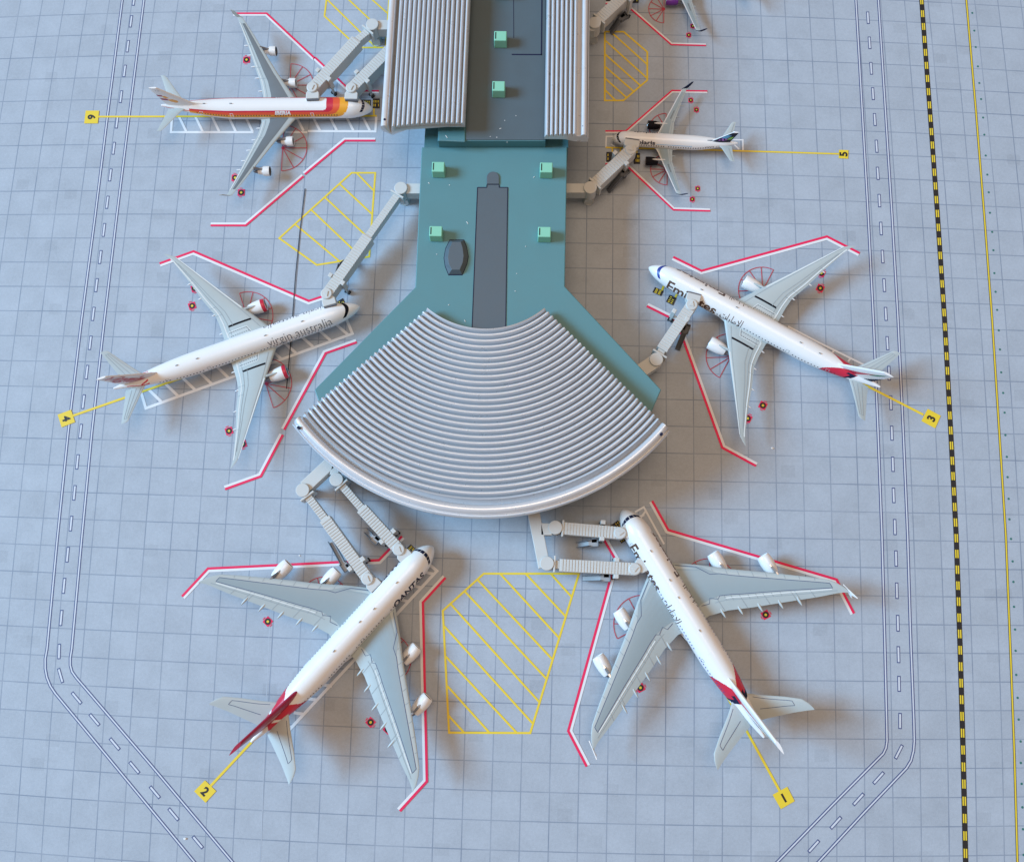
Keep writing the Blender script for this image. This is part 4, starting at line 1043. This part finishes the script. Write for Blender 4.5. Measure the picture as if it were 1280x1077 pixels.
def liv_em777(A):
    A.fuselage(['white', 'red', 'navy'], em_paint(57.2))
    A.cockpit(2.6, .9, 1.3, [(-60, 60)], 'blue')
    A.windows([(79, 11, 60, ((20, 21), (30, 31.5), (45, 46.5)))], 'navy')
    A.title('Emirates', 7.2, 22.8, 92, 3.3, -1, 'gold', 0, .02); A.title(AR, 24.2, 31.0, 90, 2.9, -1, 'gold')
    A.title('Emirates', 22.8, 7.2, 82, 3.1, 1, 'gold', 0, .02); A.title(AR, 31.0, 24.2, 82, 2.9, 1, 'gold')
    A.fin(58.8, 69.2, 68.8, 71.8, 8.3, 18.6, .62, ['white', 'red', 'navy', 'green'], em_fin)
    A.doors((9.5, 20, 45, 57), 62, 92)
b777((300 + 1060 / 7.111, 340 + 300 / 7.111), (110 + 232 / 7.111, 390 + 685 / 7.111), 'white twin-jet with red rings on its engines and red script on a silver fin', liv_script, True)
b777((780 + 222 / 7.111, 300 + 235 / 7.111), (970 + 915 / 7.111, 400 + 597 / 7.111), 'white twin-jet airliner with large brown-gold title near its nose, beside the roof\'s right tip', liv_em777, False)

# ---- four small engines, striped
def a340():
    A = Air(dict(L=62.3, w=3.02, hh=2.98, zc=4.9, ln=7.6, lt=21, nq=.62, nd=.28, te=.09, tw=1.6), (310 + 1103 / 7.111, 10 + 890 / 7.111), (180 + 158 / 7.111, 80 + 372 / 7.111), 4.6, 6.8,
            'white four-engine airliner with red, orange and yellow stripes, under two jet bridges')
    cont = [(41, 13.0, 1.2, 5), (52, 11.0, 2.2, 3.4), (66, 9.0, 3.4, 2.6), (86, 6.5, 4.4, 2.2)]
    def paint(x, th):
        a = abs(th)
        if x > 57.5 and a > 80: return 3 if a < 96 and x < 61 else 0
        if x > 54: return 0 if a < 60 else (2 if a < 72 else 0)
        for k, (tk, xk, rk, e) in enumerate(cont):
            if a < tk and x > xk + rk * (1 - (1 - (a / tk) ** e) ** .5):
                return (0, 3, 2, 4)[k]
        return 0
    A.fuselage(['white', 'darkred', 'scarlet', 'red', 'amber'], paint)
    A.cockpit(1.9, .75, .9, [(-58, -40), (-38, -22), (-20, -2), (2, 20), (22, 38), (40, 58)])
    A.windows([(72, 10, 52, ((17, 18), (29, 30), (41, 42)))], 'navy', step=.8, w=.28)
    A.title('IBERIA', 28.6, 23.8, 66, 1.15, 1, 'pwhite', .25, .05); A.title('IBERIA', 23.8, 28.6, 66, 1.15, -1, 'pwhite', .25, .05)
    A.doors((7, 17, 41, 50), 56, 84, 'pwhite', .95)
    st = [(1.8, 21.6, 33.6), (3.2, 22.9, 33.2), (4.2, 23.7, 33.0), (8.6, 26.8, 33.9), (11, 28.5, 34.8), (19.7, 34.0, 37.8), (25, 37.3, 39.8), (28, 39.3, 41.0), (28.6, 40.2, 41.3)]
    zf = lambda b: 3.9 + (b - 2) * .12
    for side in (1, -1):
        o, sf = A.wing(st, zf, lambda b: .115 - .0012 * b, side)
        A.onwing(sf, side, 'wing_panel', 'panel2', o, quads=[(3.0, 8.8, c_(.20), lf(3.0, .74, 8.8, .66)), (8.8, 26.6, lf(8.8, .20, 26.6, .24), lf(8.8, .66, 26.6, .62))])
        A.onwing(sf, side, 'flap_line', 'lineg', o, lines=[[(3.5, .86), (10, .80), (27, .80)]] + [[(b, .7), (b, .99)] for b in (9.6, 13, 20)], wd=.13)
        A.onwing(sf, side, 'slat_line', 'lightline', o, lines=[[(4, .93), (10, .9), (27, .9)]], wd=.25)
        A.fairings(sf, side, (6, 10, 13.5, 17, 20), 2.8, o, m_='white', r=.34)
        for xf, b, z in ((23.6, 9.45, 2.6), (29.8, 19.4, 3.6)):
            A.engine(xf, b, z, 2.9, 4.7, side, xw=xf + 4.2, zw=zf(b) + .15, pw=.5, pyl='metalgrey', lip='white' if b < 15 else 'stair', prof=[(.0, .92), (.02, .96), (.1, 1.0), (.35, 1.0), (.42, .98), (.46, .78), (.75, .62)])
        A.blade('winglet', [(39.4, 28.4, 7.0), (40.2, 28.7, 7.3), (41.8, 29.3, 9.3), (42.6, 29.5, 9.5), (42.2, 29.0, 8.2), (41.2, 28.6, 7.1)], .09, 'wing', side, o)
    tailplanes(A, [(1.0, 55.0, 60.2), (2.2, 56.3, 60.4), (8.4, 60.9, 62.4), (8.9, 61.6, 62.7)], 6.9, 8.3)
    def fp_(h, t, sg):
        for cx, cy, rx, ry in ((.62, .50, .13, .075), (.50, .30, .17, .10)):
            if ((t - cx) / rx) ** 2 + ((h - cy) / ry) ** 2 < 1: return 2
        if .52 < h < .60 and .66 < t + .0 < .98: return 1
        if .30 < h < .42 and .66 < t < .98: return 1
        if .84 < h < .88 and (.25 < t < .45 or .55 < t < .62): return 3
        return 0
    A.fin(51.5, 60.6, 60.0, 62.4, 7.3, 16.9, .55, ['white', 'darkred', 'amber', 'lineg'], fp_)
    A.blade('dorsal_fin', [(48.8, 0, 7.65), (52.0, 0, 8.3), (53.5, 0, 9.3), (54.5, 0, 7.2), (50, 0, 7.2)], .10, 'white', 1, A.root)
    A.belly(19, 38, 3.1, 3.3, 1.9)
    A.gear(5.5, 0, 2.8, .5, ((0, .4), (0, -.4)), 'nose_gear')
    for b in (-5.2, 5.2): A.gear(31.5, b, 4, .65, ((-.9, .6), (-.9, -.6), (.9, .6), (.9, -.6)))
    A.gear(33, 0, 2.6, .5, ((0, .5), (0, -.5)))
    A.antennas([(41, 2), (49, 0)])
a340()

# ---- short twin-jets
def a320(nose, tail, label, cowl, titles):
    A = Air(dict(L=36.6, w=2.14, hh=2.16, zc=3.9, ln=4.6, lt=13, nq=.60, nd=.26, te=.11, tw=1.5), nose, tail, 3.4, 5.2, label)
    A.fuselage(['white', 'stairtop'], lambda x, th: 0)
    A.cockpit(1.25, .60, .8, [(-66, -46), (-44, -24), (-22, -2), (2, 22), (24, 44), (46, 66)], 'black')
    A.windows([(74, 6.5, 30, ((15.5, 16), (17.5, 18)))], 'greytxt', step=.72, w=.26)
    if titles:
        for sd, (x0, x1) in ((-1, (6.2, 12.7)), (1, (12.7, 6.2))):
            A.title('volaris', x0, x1, 62, 1.15, sd, 'navy', .0, .03)
            A.skin('slogan', [(x, x + .42, sd * 56, sd * 60) for x in [13 + .5 * k for k in range(21)]], 'cyan' , nx=1, nt=1)
            A.skin('registration', [(x, x + .35, sd * 62, sd * 68) for x in [27.4 + .5 * k for k in range(5)]], 'greytxt', nx=1, nt=1)
    A.doors((4.6, 30.5), 62, 96)
    st = [(1.2, 12.0, 18.1), (1.9, 12.7, 18.1), (2.8, 13.5, 18.0), (6.2, 15.0, 18.1), (10.5, 17.0, 19.3), (14, 18.6, 20.3), (16.3, 19.7, 21.0), (16.9, 20.2, 21.2)]
    zf = lambda b: 3.0 + (b - 1.2) * .11
    for side in (1, -1):
        o, sf = A.wing(st, zf, lambda b: .115 - .002 * b, side)
        A.onwing(sf, side, 'wing_panel', 'panel', o, quads=[(2.2, 6.2, c_(.16), c_(.70)), (6.2, 15.6, c_(.16), c_(.66))])
        A.onwing(sf, side, 'slat_line', 'pwhite', o, lines=[[(2.4, .04), (16, .04)]], wd=.22)
        A.onwing(sf, side, 'flap_line', 'lineg', o, lines=[[(2.4, .82), (6.2, .80), (15.6, .80)], [(6.4, .7), (6.4, 1.0)], [(12.4, .7), (12.4, 1.0)]], wd=.12)
        A.onwing(sf, side, 'access_panel', 'panel2', o, quads=[(7.2, 9.8, c_(.42), c_(.54))], off=.045)
        A.fairings(sf, side, (4.2, 8.0, 11.6), 2.4, o, r=.24, drop=.22)
        A.engine(10.3, 5.75, 2.15, 2.55, 4.7, side, cowl=cowl, lip='chrome', xw=14.5, zw=zf(5.75) + .2, pw=.34, pyl='white')
        A.blade('winglet', [(19.7, 16.6, 4.6), (20.6, 17.0, 5.2), (22.2, 17.5, 7.2), (22.7, 17.5, 7.3), (22.1, 17.2, 6.0), (21.3, 16.9, 4.8)], .09, 'navy', side, o)
    tailplanes(A, [(.8, 31.0, 35.0), (1.7, 32.0, 35.1), (5.8, 34.4, 35.7), (6.2, 34.9, 35.9)], 5.0, 6.2, lines=[[(1.6, .68), (5.7, .66)]])
    def fp_(h, t, sg):
        if not titles: return 1
        if t < .05 or h > .965: return 0
        if .42 < h < .72 and .10 < t < .52: return 2
        if .20 < h < .50 and .20 < t < .62 and ((h * 9 + t * 7) % 1.6) < 1.0: return 3
        if .30 < h < .56 and .62 < t < .92: return 4
        return 1
    A.fin(28.6, 34.3, 34.2, 35.8, 5.6, 11.8, .40, ['white', 'navy', 'cyan', 'violet', 'lime'], fp_)
    A.blade('dorsal_fin', [(27.0, 0, 5.85), (29.2, 0, 6.25), (30.2, 0, 6.7), (31, 0, 5.4), (28, 0, 5.4)], .09, 'navy', 1, A.root)
    A.belly(10.5, 21.5, 2.15, 2.7, 1.2)
    A.gear(5, 0, 2.2, .38, ((0, .3), (0, -.3)), 'nose_gear')
    for b in (-3.8, 3.8): A.gear(17.5, b, 3, .55, ((0, .45), (0, -.45)))
fA, fB = Zm(740, 90, 10.667), Zm(840, 90, 10.667)
tl = fB(870, 955); ns_ = (fA(300, 890)[0] - 3.4, fA(300, 890)[1] - .2)
a320(ns_, tl, 'small white airliner with black engines and coloured patches on its black fin', 'black', True)
a320((792, -26), (950.3, -20), 'airliner cut off by the top edge, only a wing and purple engine showing', 'purple', False)

# stray white crumbs on the sheet
for p, r, lab in (((965, 560), .055, 'white crumb on the apron near the gold-titled twin-jet\'s wing'), ((231.5, 1047.5), .05, 'white crumb on the diagonal road at the lower left'), ((374.5, 694), .03, 'tiny white crumb above the red line beside a jet bridge')):
    bm = bmesh.new(); bmesh.ops.create_icosphere(bm, subdivisions=2, radius=1)
    for v in bm.verts: v.co = Vector((v.co.x * 1.1, v.co.y * .8, v.co.z * .55)) * r * random.uniform(.8, 1.15)
    me = bpy.data.meshes.new('crumb'); bm.to_mesh(me); bm.free(); o = link('crumb', me, None, ['dust']); o.location = G(*p) + Vector((0, 0, r * .45)); tag(o, lab, 'crumb')

# ------------------------------------------------------------------ light: a tall window to the left, dim warm room
w = bpy.data.worlds.new('World'); sc.world = w; w.use_nodes = True
bg = w.node_tree.nodes['Background']; bg.inputs[0].default_value = (1.0, .70, .52, 1); bg.inputs[1].default_value = .39
def area(name, loc, target, sx, sy, power, col):
    l = bpy.data.lights.new(name, 'AREA'); l.shape = 'RECTANGLE'; l.size = sx; l.size_y = sy; l.energy = power; l.color = col
    o = bpy.data.objects.new(name, l); COL.objects.link(o); o.location = loc
    o.rotation_euler = (Vector(target) - Vector(loc)).to_track_quat('-Z', 'Y').to_euler(); return o
area('window_light', (-348, 20, 237), (0, 0, 0), 150, 138, 2870000, (.36, .68, 1.0))

area('ceiling_light', (0, 8, 120), (0, 0, 0), 60, 60, 44000, (1.0, .74, .52))

sc.view_settings.view_transform = 'Standard'; sc.view_settings.look = 'None'; sc.view_settings.gamma = 1; sc.view_settings.exposure = 0
sc.view_settings.use_curve_mapping = False
sc.render.film_transparent = False
sc.cycles.sample_clamp_indirect = 2.0; sc.cycles.caustics_reflective = False; sc.cycles.blur_glossy = 1.0
